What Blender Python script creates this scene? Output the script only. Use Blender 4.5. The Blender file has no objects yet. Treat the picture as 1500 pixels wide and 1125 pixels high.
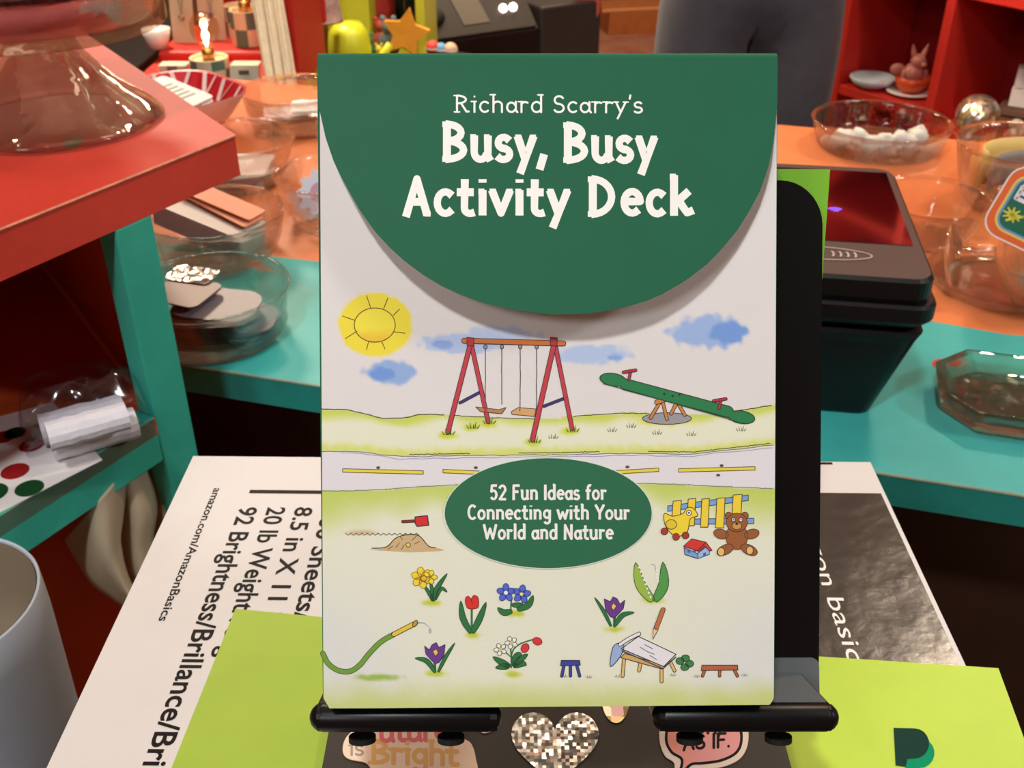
import bpy, math, random
from math import radians as rad, sin, cos, pi, sqrt
from mathutils import Vector as V, Matrix, noise
SC = bpy.context.scene; COL = SC.collection
random.seed(7)
# ------------------------------------------------------------------ camera, light, exposure
F = 1526.0; PITCH = rad(31.8); CAM = V((0, 0, .252))      # focal length in pixels of the 1500 x 1125 frame; metres, z = 0 on the paper ream
cd = bpy.data.cameras.new('camera'); cam = bpy.data.objects.new('camera', cd); COL.objects.link(cam)
cam.location = CAM; cam.rotation_euler = (pi/2 - PITCH, 0, 0)
cd.sensor_fit = 'HORIZONTAL'; cd.sensor_width = 36; cd.lens = 36*F/1500; cd.clip_start = .01
cd.dof.use_dof = True; cd.dof.focus_distance = .262; cd.dof.aperture_fstop = 44
SC.camera = cam
SC.view_settings.view_transform = 'Standard'; SC.view_settings.look = 'None'
SC.view_settings.exposure = 0; SC.view_settings.gamma = 1; SC.view_settings.use_curve_mapping = False
SC.cycles.use_denoising = True; SC.cycles.max_bounces = 14; SC.cycles.transparent_max_bounces = 24
SC.cycles.transmission_bounces = 12; SC.cycles.glossy_bounces = 5; SC.cycles.diffuse_bounces = 4
SC.cycles.caustics_reflective = False; SC.cycles.caustics_refractive = False; SC.cycles.sample_clamp_indirect = 6
wd = bpy.data.worlds.new('world'); SC.world = wd; wd.use_nodes = True
wd.node_tree.nodes['Background'].inputs[0].default_value = (1, .86, .72, 1); wd.node_tree.nodes['Background'].inputs[1].default_value = .15

def area(name, loc, aim, size, energy, col, spread=180):
    l = bpy.data.lights.new(name, 'AREA'); l.shape = 'DISK'; l.size = size; l.energy = energy; l.color = col; l.spread = rad(spread)
    o = bpy.data.objects.new(name, l); COL.objects.link(o); o.location = loc
    o.rotation_euler = (V(aim) - V(loc)).to_track_quat('-Z', 'Y').to_euler(); return o
WARM = (1, .80, .60); NEUT = (.975, .995, 1); COOL = (.93, .97, 1)
area('ceiling_lamp_overhead', (-.25, -.42, 1.42), (0, .25, .1), .13, 12.6, NEUT)
area('ceiling_lamp_behind', (-1.0, -1.3, 1.35), (0, .3, .1), .5, 10.5, COOL)
area('fill_lamp_side', (1.9, -.1, 1.3), (0, .4, -.1), .3, 15, NEUT)  # unseen lamp added to brighten the teal post and the red edge
area('ceiling_lamp_counter', (1.0, 1.5, 1.45), (.1, .9, -.1), .22, 12.5, WARM)
area('ceiling_lamp_shop', (-.9, 2.6, 1.45), (-.6, 2.0, -.5), .5, 24, WARM, 110)
area('ceiling_lamp_shelves', (.2, 1.7, 1.45), (1.2, 2.7, -.5), .3, 22, WARM, 110)
area('fill_uplight', (.3, 3.0, .95), (.3, 2.8, 2), .5, 9, WARM)  # unseen uplight added to brighten the ceiling as ambient fill
area('ceiling_lamp_far', (.3, 4.2, 1.45), (.2, 4.6, -1), 1.2, 50, WARM)
for k, (x, y) in enumerate(((-.55, .75), (.75, .95), (-.15, 1.15), (.55, 2.1), (-.7, 1.7), (1.1, .3), (-1.1, .2), (.1, 2.6))):
    area('glint_lamp', (x, y, 1.45), (x*.7, y, -.1), .04, .8, (1, .88, .74))  # small unseen lamps added for glints on the glass

# ------------------------------------------------------------------ picture geometry helpers
def ray(px, py):
    a = (px - 750)/F; b = (562.5 - py)/F
    return V((a, cos(PITCH) + b*sin(PITCH), -sin(PITCH) + b*cos(PITCH)))
def atz(px, py, z):
    d = ray(px, py); return CAM + d*((z - CAM.z)/d.z)
def atd(px, py, depth): return CAM + ray(px, py)*depth
def hit(px, py, p0, n):
    d = ray(px, py); return CAM + d*((p0 - CAM).dot(n)/d.dot(n))

# ------------------------------------------------------------------ materials
def lin(c): return tuple(((v/255)/12.92 if v/255 <= .04045 else ((v/255 + .055)/1.055)**2.4) for v in c)
MATS = {}
def mat(name, rgb=(200, 200, 200), rough=.5, metal=0, spec=.5, vary=0, scale=30, bump=0, bscale=200, coat=0, emit=0, attr=None, trans=0, ior=1.45, rgb2=None, sheen=0):
    if name in MATS: return MATS[name]
    m = bpy.data.materials.new(name); m.use_nodes = True; nt = m.node_tree; N = nt.nodes; L = nt.links
    b = N['Principled BSDF']; c = lin(rgb)
    b.inputs['Base Color'].default_value = (*c, 1); b.inputs['Roughness'].default_value = rough; b.inputs['Metallic'].default_value = metal
    b.inputs['Specular IOR Level'].default_value = spec; b.inputs['Coat Weight'].default_value = coat; b.inputs['Coat Roughness'].default_value = .08
    b.inputs['Transmission Weight'].default_value = trans; b.inputs['IOR'].default_value = ior; b.inputs['Sheen Weight'].default_value = sheen
    if vary or rgb2 or bump:
        tc = N.new('ShaderNodeTexCoord')
    if vary or rgb2:
        n = N.new('ShaderNodeTexNoise'); n.inputs['Scale'].default_value = scale; n.inputs['Detail'].default_value = 6; n.inputs['Roughness'].default_value = .62
        L.new(tc.outputs['Object'], n.inputs['Vector'])
        r = N.new('ShaderNodeValToRGB'); r.color_ramp.elements[0].position = .32; r.color_ramp.elements[1].position = .68
        c2 = lin(rgb2) if rgb2 else tuple(min(1, x*(1 + vary)) for x in c)
        c1 = c if rgb2 else tuple(x*(1 - vary) for x in c)
        r.color_ramp.elements[0].color = (*c1, 1); r.color_ramp.elements[1].color = (*c2, 1)
        L.new(n.outputs['Fac'], r.inputs['Fac']); L.new(r.outputs['Color'], b.inputs['Base Color'])
    if bump:
        n2 = N.new('ShaderNodeTexNoise'); n2.inputs['Scale'].default_value = bscale; n2.inputs['Detail'].default_value = 5
        L.new(tc.outputs['Object'], n2.inputs['Vector'])
        bp = N.new('ShaderNodeBump'); bp.inputs['Strength'].default_value = bump; bp.inputs['Distance'].default_value = .002
        L.new(n2.outputs['Fac'], bp.inputs['Height']); L.new(bp.outputs['Normal'], b.inputs['Normal'])
    if attr:
        a = N.new('ShaderNodeAttribute'); a.attribute_name = attr; L.new(a.outputs['Color'], b.inputs['Base Color'])
    if emit:
        b.inputs['Emission Color'].default_value = (*c, 1); b.inputs['Emission Strength'].default_value = emit
    MATS[name] = m; return m
def glass_mat(name, tint=(250, 248, 244), mixf=.5, rough=.0):
    if name in MATS: return MATS[name]
    m = bpy.data.materials.new(name); m.use_nodes = True; nt = m.node_tree; N = nt.nodes; L = nt.links
    N.remove(N['Principled BSDF']); out = N['Material Output']; c = (*lin(tint), 1)
    g = N.new('ShaderNodeBsdfGlass'); g.inputs['IOR'].default_value = 1.54; g.inputs['Roughness'].default_value = rough; g.inputs['Color'].default_value = c
    t = N.new('ShaderNodeBsdfTransparent'); t.inputs['Color'].default_value = c
    tc = N.new('ShaderNodeTexCoord'); nz = N.new('ShaderNodeTexNoise'); nz.inputs['Scale'].default_value = 55; nz.inputs['Detail'].default_value = 2; L.new(tc.outputs['Object'], nz.inputs['Vector'])
    bp = N.new('ShaderNodeBump'); bp.inputs['Strength'].default_value = .35; bp.inputs['Distance'].default_value = .003; L.new(nz.outputs['Fac'], bp.inputs['Height']); L.new(bp.outputs['Normal'], g.inputs['Normal'])
    mx = N.new('ShaderNodeMixShader'); mx.inputs[0].default_value = mixf
    L.new(t.outputs[0], mx.inputs[1]); L.new(g.outputs[0], mx.inputs[2]); L.new(mx.outputs[0], out.inputs['Surface'])
    MATS[name] = m; return m
def film_mat(name, tint=(235, 235, 240), gl=.12, rough=.08):
    m = bpy.data.materials.new(name); m.use_nodes = True; nt = m.node_tree; N = nt.nodes; L = nt.links
    N.remove(N['Principled BSDF']); out = N['Material Output']
    g = N.new('ShaderNodeBsdfGlossy'); g.inputs['Roughness'].default_value = rough
    t = N.new('ShaderNodeBsdfTransparent'); t.inputs['Color'].default_value = (*lin(tint), 1)
    mx = N.new('ShaderNodeMixShader'); mx.inputs[0].default_value = gl
    L.new(t.outputs[0], mx.inputs[1]); L.new(g.outputs[0], mx.inputs[2]); L.new(mx.outputs[0], out.inputs['Surface']); return m
def sparkle_mat(name, base, cell, metal=.9, hue=False):
    m = mat(name, base, rough=.25, metal=metal); nt = m.node_tree; N = nt.nodes; L = nt.links; b = N['Principled BSDF']
    tc = N.new('ShaderNodeTexCoord'); vo = N.new('ShaderNodeTexVoronoi'); vo.inputs['Scale'].default_value = cell; vo.distance = 'CHEBYCHEV'
    vo.inputs['Randomness'].default_value = .25
    L.new(tc.outputs['Object'], vo.inputs['Vector'])
    nm = N.new('ShaderNodeNormalMap') if False else None
    sub = N.new('ShaderNodeVectorMath'); sub.operation = 'SUBTRACT'; sub.inputs[1].default_value = (.5, .5, .5); L.new(vo.outputs['Color'], sub.inputs[0])
    sca = N.new('ShaderNodeVectorMath'); sca.operation = 'SCALE'; sca.inputs['Scale'].default_value = .5; L.new(sub.outputs[0], sca.inputs[0])
    geo = N.new('ShaderNodeNewGeometry'); add = N.new('ShaderNodeVectorMath'); L.new(sca.outputs[0], add.inputs[0]); L.new(geo.outputs['Normal'], add.inputs[1])
    nz = N.new('ShaderNodeVectorMath'); nz.operation = 'NORMALIZE'; L.new(add.outputs[0], nz.inputs[0]); L.new(nz.outputs[0], b.inputs['Normal'])
    sep = N.new('ShaderNodeSeparateColor'); L.new(vo.outputs['Color'], sep.inputs[0])
    rp = N.new('ShaderNodeValToRGB'); rp.color_ramp.interpolation = 'CONSTANT'
    cols = [(.34, .33, .3), (.55, .53, .47), (.7, .67, .6), (1, .98, .93), (.78, .88, .92)] if not hue else [(.9, .75, .4), (.95, .85, .7), (.7, .55, .3), (.9, .7, .75), (.7, .85, .8)]
    e = rp.color_ramp.elements
    while len(e) < 5: e.new(.5)
    for i in range(5): e[i].position = [0, .25, .55, .8, .93][i]; e[i].color = (*cols[i], 1)
    L.new(sep.outputs[0], rp.inputs[0]); L.new(rp.outputs[0], b.inputs['Base Color']); return m

# ------------------------------------------------------------------ mesh builder (world coordinates; parents are unrotated)
class MB:
    def __init__(s): s.v = []; s.f = []; s.m = []; s.c = []
    def add(s, vs, fs, m=0, c=None):
        k = len(s.v); s.v += [V(p) for p in vs]
        for f in fs: s.f.append([i + k for i in f]); s.m.append(m); s.c.append(c)
    def obox(s, o, ex, ey, ez, m=0):
        o, ex, ey, ez = V(o), V(ex), V(ey), V(ez)
        p = [o, o+ex, o+ex+ey, o+ey]; p += [q + ez for q in p]
        s.add(p, [[3,2,1,0],[4,5,6,7],[0,1,5,4],[1,2,6,5],[2,3,7,6],[3,0,4,7]], m)
    def box(s, c, d, rz=0, m=0):
        R = Matrix.Rotation(rz, 3, 'Z'); ex, ey, ez = R @ V((d[0],0,0)), R @ V((0,d[1],0)), V((0,0,d[2]))
        s.obox(V(c) - ex/2 - ey/2 - ez/2, ex, ey, ez, m)
    def prism(s, pts, off, m=0, mside=None):
        pts = [V(p) for p in pts]; off = V(off); n = len(pts)
        s.add(pts + [p + off for p in pts], [list(range(n))[::-1], list(range(n, 2*n))], m)
        s.add(pts + [p + off for p in pts], [[i, (i+1) % n, (i+1) % n + n, i + n] for i in range(n)], m if mside is None else mside)
    def lathe(s, prof, c=(0,0,0), seg=40, m=0, axis=None, wob=None):
        c = V(c); q = V((0,0,1)).rotation_difference(V(axis)) if axis is not None else None
        vs = []
        for j in range(seg):
            a = 2*pi*j/seg
            for i, (r, z) in enumerate(prof):
                k = wob(a, i) if wob else 1
                p = V((r*k*cos(a), r*k*sin(a), z)); vs.append(c + (q @ p if q else p))
        n = len(prof); fs = []
        for j in range(seg):
            k = (j+1) % seg
            for i in range(n-1): fs.append([j*n+i, k*n+i, k*n+i+1, j*n+i+1])
        s.add(vs, fs, m)
    def tube(s, path, r, seg=10, m=0, cap=True):
        path = [V(p) for p in path]; rs = r if isinstance(r, (list, tuple)) else [r]*len(path)
        vs = []; t0 = (path[1]-path[0]).normalized(); up = V((0,0,1)) if abs(t0.z) < .9 else V((1,0,0)); u = t0.cross(up).normalized()
        for i, p in enumerate(path):
            t = (path[min(i+1, len(path)-1)] - path[max(i-1, 0)]).normalized(); u = (u - t*u.dot(t)).normalized(); w = t.cross(u)
            for k in range(seg): a = 2*pi*k/seg; vs.append(p + (u*cos(a) + w*sin(a))*rs[i])
        fs = [[i*seg+k, i*seg+(k+1) % seg, (i+1)*seg+(k+1) % seg, (i+1)*seg+k] for i in range(len(path)-1) for k in range(seg)]
        if cap: fs += [list(range(seg))[::-1], list(range((len(path)-1)*seg, len(path)*seg))]
        s.add(vs, fs, m)
    def sphere(s, c, r, seg=20, rings=12, m=0):
        rr = (r, r, r) if not isinstance(r, (tuple, list)) else r
        vs = []; 
        for i in range(rings+1):
            t = pi*i/rings
            for j in range(seg): a = 2*pi*j/seg; vs.append(V(c) + V((rr[0]*sin(t)*cos(a), rr[1]*sin(t)*sin(a), rr[2]*cos(t))))
        s.add(vs, [[i*seg+j, (i+1)*seg+j, (i+1)*seg+(j+1) % seg, i*seg+(j+1) % seg] for i in range(rings) for j in range(seg)], m)
    def sheet(s, fn, nu, nv, th=0, m=0):
        P = [[V(fn(i/nu, j/nv)) for j in range(nv+1)] for i in range(nu+1)]
        s.add([p for r in P for p in r], [[i*(nv+1)+j, (i+1)*(nv+1)+j, (i+1)*(nv+1)+j+1, i*(nv+1)+j+1] for i in range(nu) for j in range(nv)], m)
    def build(s, name, mats, parent=None, smooth=False, bevel=0, bseg=2, solid=0, loc=None, sub=0):
        off = V(loc) if loc is not None else V((0,0,0))
        p = parent
        while p is not None: off = off + p.location; p = p.parent
        me = bpy.data.meshes.new(name); me.from_pydata([tuple(v - off) for v in s.v], [], s.f)
        for m in (mats if isinstance(mats, (list, tuple)) else [mats]): me.materials.append(m)
        me.polygons.foreach_set('material_index', s.m)
        if smooth: me.polygons.foreach_set('use_smooth', [True]*len(me.polygons))
        if any(c is not None for c in s.c):
            at = me.color_attributes.new('ink', 'FLOAT_COLOR', 'CORNER'); buf = []
            for f, c in zip(s.f, s.c):
                if c is None: buf += [1, 1, 1, 1]*len(f)
                elif isinstance(c, list):
                    for q in c: buf += [*q, 1]
                else: buf += [*c, 1]*len(f)
            at.data.foreach_set('color', buf)
        me.validate(); me.update()
        o = bpy.data.objects.new(name, me); COL.objects.link(o)
        if parent is not None: o.parent = parent
        if loc is not None: o.location = loc
        if bevel:
            md = o.modifiers.new('edge', 'BEVEL'); md.width = bevel; md.segments = bseg; md.limit_method = 'ANGLE'; md.angle_limit = rad(40)
        if solid:
            md = o.modifiers.new('thick', 'SOLIDIFY'); md.thickness = solid; md.offset = 0
        if sub:
            md = o.modifiers.new('sub', 'SUBSURF'); md.levels = sub; md.render_levels = sub
        return o
def tag(o, label=None, cat=None, group=None, kind=None):
    if label: o['label'] = label
    if cat: o['category'] = cat
    if group: o['group'] = group
    if kind: o['kind'] = kind
    return o
def thing(name, loc, label, cat, group=None):
    o = bpy.data.objects.new(name, None); COL.objects.link(o); o.location = loc; o.empty_display_size = .02
    return tag(o, label, cat, group)
def dup(root, loc, label=None):
    r = root.copy(); COL.objects.link(r); r.location = loc
    if label: r['label'] = label
    for ch in list(root.children):
        c = ch.copy(); COL.objects.link(c); c.parent = r
        for g in list(ch.children):
            d = g.copy(); COL.objects.link(d); d.parent = c
    return r
def arc(cx, cy, rx, ry, a0, a1, n=10):
    return [(cx + rx*cos(rad(a0 + (a1-a0)*i/n)), cy + ry*sin(rad(a0 + (a1-a0)*i/n))) for i in range(n+1)]
def crom(P, n=6, closed=False):
    out = []; L = len(P); R = range(L if closed else L-1)
    for i in R:
        p0, p1, p2, p3 = (P[(i-1) % L], P[i], P[(i+1) % L], P[(i+2) % L]) if closed else (P[max(i-1,0)], P[i], P[i+1], P[min(i+2, L-1)])
        for k in range(n):
            t = k/n; out.append(tuple(.5*(2*b + (c-a)*t + (2*a-5*b+4*c-d)*t*t + (3*b-a-3*c+d)*t**3) for a, b, c, d in zip(p0, p1, p2, p3)))
    if not closed: out.append(tuple(P[-1]))
    return out
def interp(tab, x):
    if x <= tab[0][0]: return tab[0][1]
    for (a, b), (c, d) in zip(tab, tab[1:]):
        if x <= c: return b + (d-b)*(x-a)/(c-a)
    return tab[-1][1]
# ------------------------------------------------------------------ flat printing: shapes in picture pixels laid onto a real surface
X = .64
G = {  # hand-lettered alphabet: width, strokes, serif ticks
'B': (.64, [[(.1,0),(.1,1)], arc(.1,.76,.38,.24,90,-90), arc(.1,.26,.45,.26,90,-90)], [(.05,0),(.05,1)]),
'u': (.56, [[(.08,X),(.08,.22)] + arc(.25,.22,.17,.22,180,330), [(.45,X),(.45,.1),(.5,0)]], [(.05,X),(.42,X)]),
's': (.46, [arc(.22,.48,.15,.16,35,270), arc(.21,.16,.17,.16,90,-145)], []),
'y': (.52, [[(.05,X),(.24,.04)], [(.46,X),(.28,.1),(.12,-.36)]], [(.05,X),(.46,X)]),
',': (.26, [[(.15,.12),(.05,-.24)]], []),
'A': (.64, [[(.06,-.05),(.32,1),(.56,.0)], [(.16,.34),(.5,.34)]], [(.58,0)]),
'c': (.48, [arc(.27,.32,.2,.31,48,312,14)], []),
't': (.42, [[(.18,.95),(.17,.16)] + arc(.31,.16,.14,.15,180,300,6), [(.02,X-.02),(.36,X-.02)]], []),
'i': (.26, [[(.13,X),(.13,0)], [(.13,.94),(.13,.95)]], [(.1,X)]),
'v': (.5, [[(.04,X),(.25,.02),(.46,X)]], [(.04,X),(.46,X)]),
'D': (.68, [[(.1,0),(.1,1)], arc(.1,.5,.46,.5,90,-90,14)], [(.05,0),(.05,1)]),
'e': (.52, [[(.08,.36),(.45,.36)] + arc(.27,.34,.2,.31,5,310,16)], []),
'k': (.56, [[(.1,1.08),(.1,0)], [(.44,X),(.12,.3)], [(.22,.38),(.42,.04),(.54,.1)]], [(.07,1.08)]),
'n': (.56, [[(.1,X),(.1,0)], [(.1,.42)] + arc(.28,.44,.18,.2,160,0) + [(.46,0)]], [(.07,X)]),
'F': (.54, [[(.1,0),(.1,1),(.48,1)], [(.1,.55),(.4,.55)]], [(.08,0)]),
'I': (.24, [[(.12,0),(.12,1)]], [(.12,0),(.12,1)]),
'l': (.24, [[(.12,0),(.12,1.06)]], [(.1,1.06)]),
'd': (.56, [arc(.27,.32,.2,.31,40,320,14), [(.46,1.06),(.46,.0)]], [(.43,1.06)]),
'a': (.52, [arc(.24,.3,.18,.29,30,330,14), [(.43,X),(.43,.12),(.5,.0)]], []),
'f': (.38, [[(.16,0),(.16,.85)] + arc(.28,.85,.12,.17,180,60,5), [(.02,X-.02),(.32,X-.02)]], []),
'o': (.54, [arc(.27,.32,.2,.31,0,360,18)], []),
'r': (.42, [[(.1,X),(.1,0)], [(.1,.38)] + arc(.26,.44,.16,.18,160,50,6)], [(.07,X)]),
'C': (.6, [arc(.34,.5,.26,.49,50,310,16)], []),
'g': (.54, [arc(.27,.36,.19,.27,0,360,16), [(.46,X),(.46,-.1)] + arc(.28,-.12,.18,.2,0,-150,8)], []),
'w': (.74, [[(.04,X),(.2,.02),(.37,.5),(.54,.02),(.7,X)]], [(.04,X),(.7,X)]),
'h': (.56, [[(.1,1.06),(.1,0)], [(.1,.42)] + arc(.28,.44,.18,.2,160,0) + [(.46,0)]], [(.07,1.06)]),
'Y': (.6, [[(.04,1),(.3,.45),(.3,0)], [(.56,1),(.3,.45)]], [(.04,1),(.56,1)]),
'W': (.9, [[(.04,1),(.25,.02),(.45,.75),(.65,.02),(.86,1)]], [(.04,1),(.86,1)]),
'N': (.66, [[(.1,0),(.1,1),(.54,0),(.54,1)]], [(.1,0),(.54,1)]),
'5': (.54, [[(.45,1),(.14,1),(.1,.56)] + arc(.25,.32,.2,.31,120,-140,14)], []),
'2': (.54, [arc(.26,.72,.2,.27,160,-20,10) + [(.08,0),(.48,0)]], []),
'R': (.68, [[(.12,0),(.12,1)], arc(.12,.76,.38,.24,90,-90), [(.3,.52),(.52,.03),(.62,.03)]], [(.12,0),(.1,1)]),
'S': (.54, [arc(.27,.75,.19,.24,30,270), arc(.26,.26,.21,.25,90,-150)], []),
"'": (.18, [[(.1,1.05),(.07,.85)]], []),
'O': (.62, [arc(.31,.5,.24,.48,0,360,18)], []),
'H': (.62, [[(.1,0),(.1,1)], [(.5,0),(.5,1)], [(.1,.5),(.5,.5)]], []),
'.': (.2, [[(.1,.04),(.1,.05)]], []), ' ': (.3, [], [])}

class Art:
    """collects printed shapes given in picture pixels; put() maps a pixel to the surface, layers stack a hair apart"""
    def __init__(s, put, nrm, eps=1.6e-5, mb=None, m=0, white=(215, 209, 206), paper=.78):
        s.put = put; s.n = V(nrm); s.eps = eps; s.mb = mb or MB(); s.m = m; s.k = paper/max(lin(white)); s.w = lin(white)
    def ink(s, c):
        l = lin(c); return tuple(min(.93, max(.004, v*s.k)) for v in l)
    def fill(s, pts, c, lay=1, line=None, lw=1):
        s.mb.add([s.put(*p) + s.n*(s.eps*lay) for p in pts], [list(range(len(pts)))[::-1]], s.m, s.ink(c))
        if line: s.line(list(pts) + [pts[0]], lw, line, lay + 1)
    def ell(s, cx, cy, rx, ry, c, lay=1, rot=0, line=None, lw=1, n=24):
        r = rad(rot); P = [(cx + rx*cos(t)*cos(r) - ry*sin(t)*sin(r), cy + rx*cos(t)*sin(r) + ry*sin(t)*cos(r)) for t in [2*pi*i/n for i in range(n)]]
        s.fill(P, c, lay, line, lw)
    def line(s, pts, w, c, lay=2, w2=None, flat=False):
        """a ribbon with mitred bends and half-round ends; sharp turns start a new ribbon so nothing overlaps in one plane"""
        P = [pts[0]]
        for p in pts[1:]:
            if (p[0]-P[-1][0])**2 + (p[1]-P[-1][1])**2 > 1e-6: P.append(p)
        n = len(P); ic = s.ink(c)
        if n == 1: return s.ell(P[0][0], P[0][1], w/2, w/2, c, lay, n=12)
        W_ = [(w + ((w2 if w2 is not None else w) - w)*i/(n-1))/2 for i in range(n)]
        if flat:                                        # flat, slightly flared pen ends
            for e, o in ((0, 1), (-1, -2)):
                d = sqrt((P[e][0]-P[o][0])**2 + (P[e][1]-P[o][1])**2); P[e] = (P[e][0] + (P[e][0]-P[o][0])/d*w*.22, P[e][1] + (P[e][1]-P[o][1])/d*w*.22); W_[e] *= 1.1
        D = []
        for a, b in zip(P, P[1:]): d = sqrt((b[0]-a[0])**2 + (b[1]-a[1])**2); D.append(((b[0]-a[0])/d, (b[1]-a[1])/d))
        closed = n > 3 and (P[0][0]-P[-1][0])**2 + (P[0][1]-P[-1][1])**2 < .01 and D[0][0]*D[-1][0] + D[0][1]*D[-1][1] > .3
        runs = []; st = 0
        for i in range(1, n-1):
            if D[i-1][0]*D[i][0] + D[i-1][1]*D[i][1] < .3: runs.append((st, i)); st = i
        runs.append((st, n-1))
        for a, b in runs:
            s.q = (getattr(s, 'q', 0) + 1) % 8; off = s.n*(s.eps*lay + 1.1e-6*s.q); L = []; R = []
            for i in range(a, b+1):
                if closed and len(runs) == 1 and i in (0, n-1): d0, d1 = D[-1], D[0]
                else: d0, d1 = D[max(i-1, a)], D[min(i, b-1)]
                tx, ty = d0[0]+d1[0], d0[1]+d1[1]; l = sqrt(tx*tx + ty*ty) or 1; tx /= l; ty /= l
                m = W_[i]/max(.6, tx*d1[0] + ty*d1[1]); L.append((P[i][0]-ty*m, P[i][1]+tx*m)); R.append((P[i][0]+ty*m, P[i][1]-tx*m))
            k = len(L); vs = L + R; fc = [[i, i+1, i+1+k, i+k] for i in range(k-1)]
            if not (closed and len(runs) == 1):
                for e, d, sg in ((a, D[a], -1), (b, D[b-1], 1)):
                    if W_[e] < .3 or (flat and e in (0, n-1)): continue
                    an = math.atan2(d[1], d[0]); q = len(vs); m = 4 if w < 4 else 8
                    vs += [(P[e][0] + W_[e]*cos(an + sg*(pi/2 - pi*t/m) + (0 if sg > 0 else pi)), P[e][1] + W_[e]*sin(an + sg*(pi/2 - pi*t/m) + (0 if sg > 0 else pi))) for t in range(m+1)]
                    fc.append(list(range(q, q+m+1)))
            s.mb.add([s.put(*p) + off for p in vs], fc, s.m, ic)
    def tuft(s, x, y, sc=1, c=(60, 95, 40), lay=3):
        for dx, h in ((-5, 4), (-2, 7), (1, 5), (3, 8), (6, 4)): s.line([(x+dx*sc, y), (x+dx*1.5*sc, y-h*sc)], 1.3*sc, c, lay, .5)
    def text(s, txt, x0, x1, base, cap, w, c, lay=2, ser=.1, slope=0, flat=False, fit=1):
        tot = sum(G[ch][0] for ch in txt); kx = (x1-x0)/tot; x = x0
        for ch in txt:
            gw, st, sr = G[ch]; P = lambda p: (x + gw*kx*(1-fit)/2 + p[0]*kx*fit, base + slope*(x + p[0]*kx - x0) - p[1]*cap)
            for q in st: s.line([P(p) for p in q], w, c, lay, flat=flat)
            for p in sr:
                if ser: s.line([P((p[0]-ser, p[1])), P((p[0]+ser, p[1]))], w*.72, c, lay, flat=flat)
            x += gw*kx
def font_tris(txt, off=.010):
    """the plain sans built into Blender -> (verts 2d, faces, width) at size 1"""
    cu = bpy.data.curves.new('t', 'FONT'); cu.body = txt; cu.resolution_u = 3; cu.offset = off
    o = bpy.data.objects.new('t', cu); COL.objects.link(o); dg = bpy.context.evaluated_depsgraph_get(); dg.update()
    ev = o.evaluated_get(dg); me = ev.to_mesh(); vs = [(v.co.x, v.co.y) for v in me.vertices]; fs = [list(p.vertices) for p in me.polygons]
    ev.to_mesh_clear(); bpy.data.objects.remove(o); bpy.data.curves.remove(cu)
    return vs, fs, max(v[0] for v in vs), min(v[0] for v in vs)

# ------------------------------------------------------------------ room shell
def struct(name, mb, m, **k): return tag(mb.build(name, m, **k), kind='structure')
FZ = -1.05
M_wall = mat('wall_paint', (205, 160, 120), .8, vary=.06, scale=3)
b = MB(); b.box((0.3, 2.2, FZ-.05), (6.4, 9, .1)); struct('floor', b, mat('worn_floor', (120, 92, 70), .6, rgb2=(150, 116, 88), scale=4))
b = MB(); b.box((0.3, 2.2, 1.6), (6.4, 9, .1)); struct('ceiling', b, mat('ceiling_paint', (200, 185, 165), .9))
b = MB(); b.box((0.3, 6.75, .275), (6.4, .1, 2.65)); struct('wall_back', b, M_wall)
b = MB(); b.box((0.3, -2.35, .275), (6.4, .1, 2.65)); struct('wall_front', b, M_wall)
b = MB(); b.box((-2.95, 2.2, .275), (.1, 9, 2.65)); struct('wall_left', b, M_wall)
b = MB(); b.box((3.55, 2.2, .275), (.1, 9, 2.65)); struct('wall_right', b, M_wall)

# ------------------------------------------------------------------ teal counter with an orange painted field
M_teal = mat('teal_paint', (62, 178, 172), .45, vary=.1, scale=14, bump=.12, bscale=90)
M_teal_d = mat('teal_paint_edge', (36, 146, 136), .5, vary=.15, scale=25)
M_orange = mat('orange_paint', (240, 136, 80), .4, vary=.08, scale=14, bump=.1, bscale=90)
M_wood = mat('raw_worn_edge', (176, 138, 104), .7, vary=.2, scale=60)
M_dark = mat('dark_stained_wood', (58, 34, 24), .6, vary=.2, scale=12)
M_red = mat('red_paint', (208, 62, 46), .5, vary=.09, scale=18, bump=.12, bscale=80)
M_redd = mat('red_paint_edge', (200, 45, 36), .45, vary=.12, scale=40, bump=.15, bscale=120)
CZ = -.1
cdir = V((.963, -.271, 0)); cn = V((.271, .963, 0)); c0 = V((-.1244, .5656, CZ))
cnt = thing('counter', c0 + V((.2, .2, FZ - CZ)), 'long teal-edged counter with an orange painted top under the glass bowls', 'counter')
def cp(s, t, z=CZ): p = c0 + cdir*s + cn*t; return V((p.x, p.y, z))
TH = .021
# the counter's near end is cut to stand clear of the red-topped unit
uc = V((-.216, .586, 0)); ue = V((-.576, .817, 0)).normalized()
def cut(t):                                            # where the cut crosses the line at depth t behind the front edge
    r = c0 + cn*t - uc; den = ue.dot(cn); k = r.dot(cn)/den; return (uc + ue*k - c0).dot(cdir)
b = MB(); b.prism([cp(cut(0), 0, CZ-TH), cp(1.05, 0, CZ-TH), cp(1.05, .62, CZ-TH), cp(-.5, .62, CZ-TH), cp(-.5, .42, CZ-TH), cp(cut(.42), .42, CZ-TH)], (0, 0, TH-.0004), 0, 1)
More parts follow.
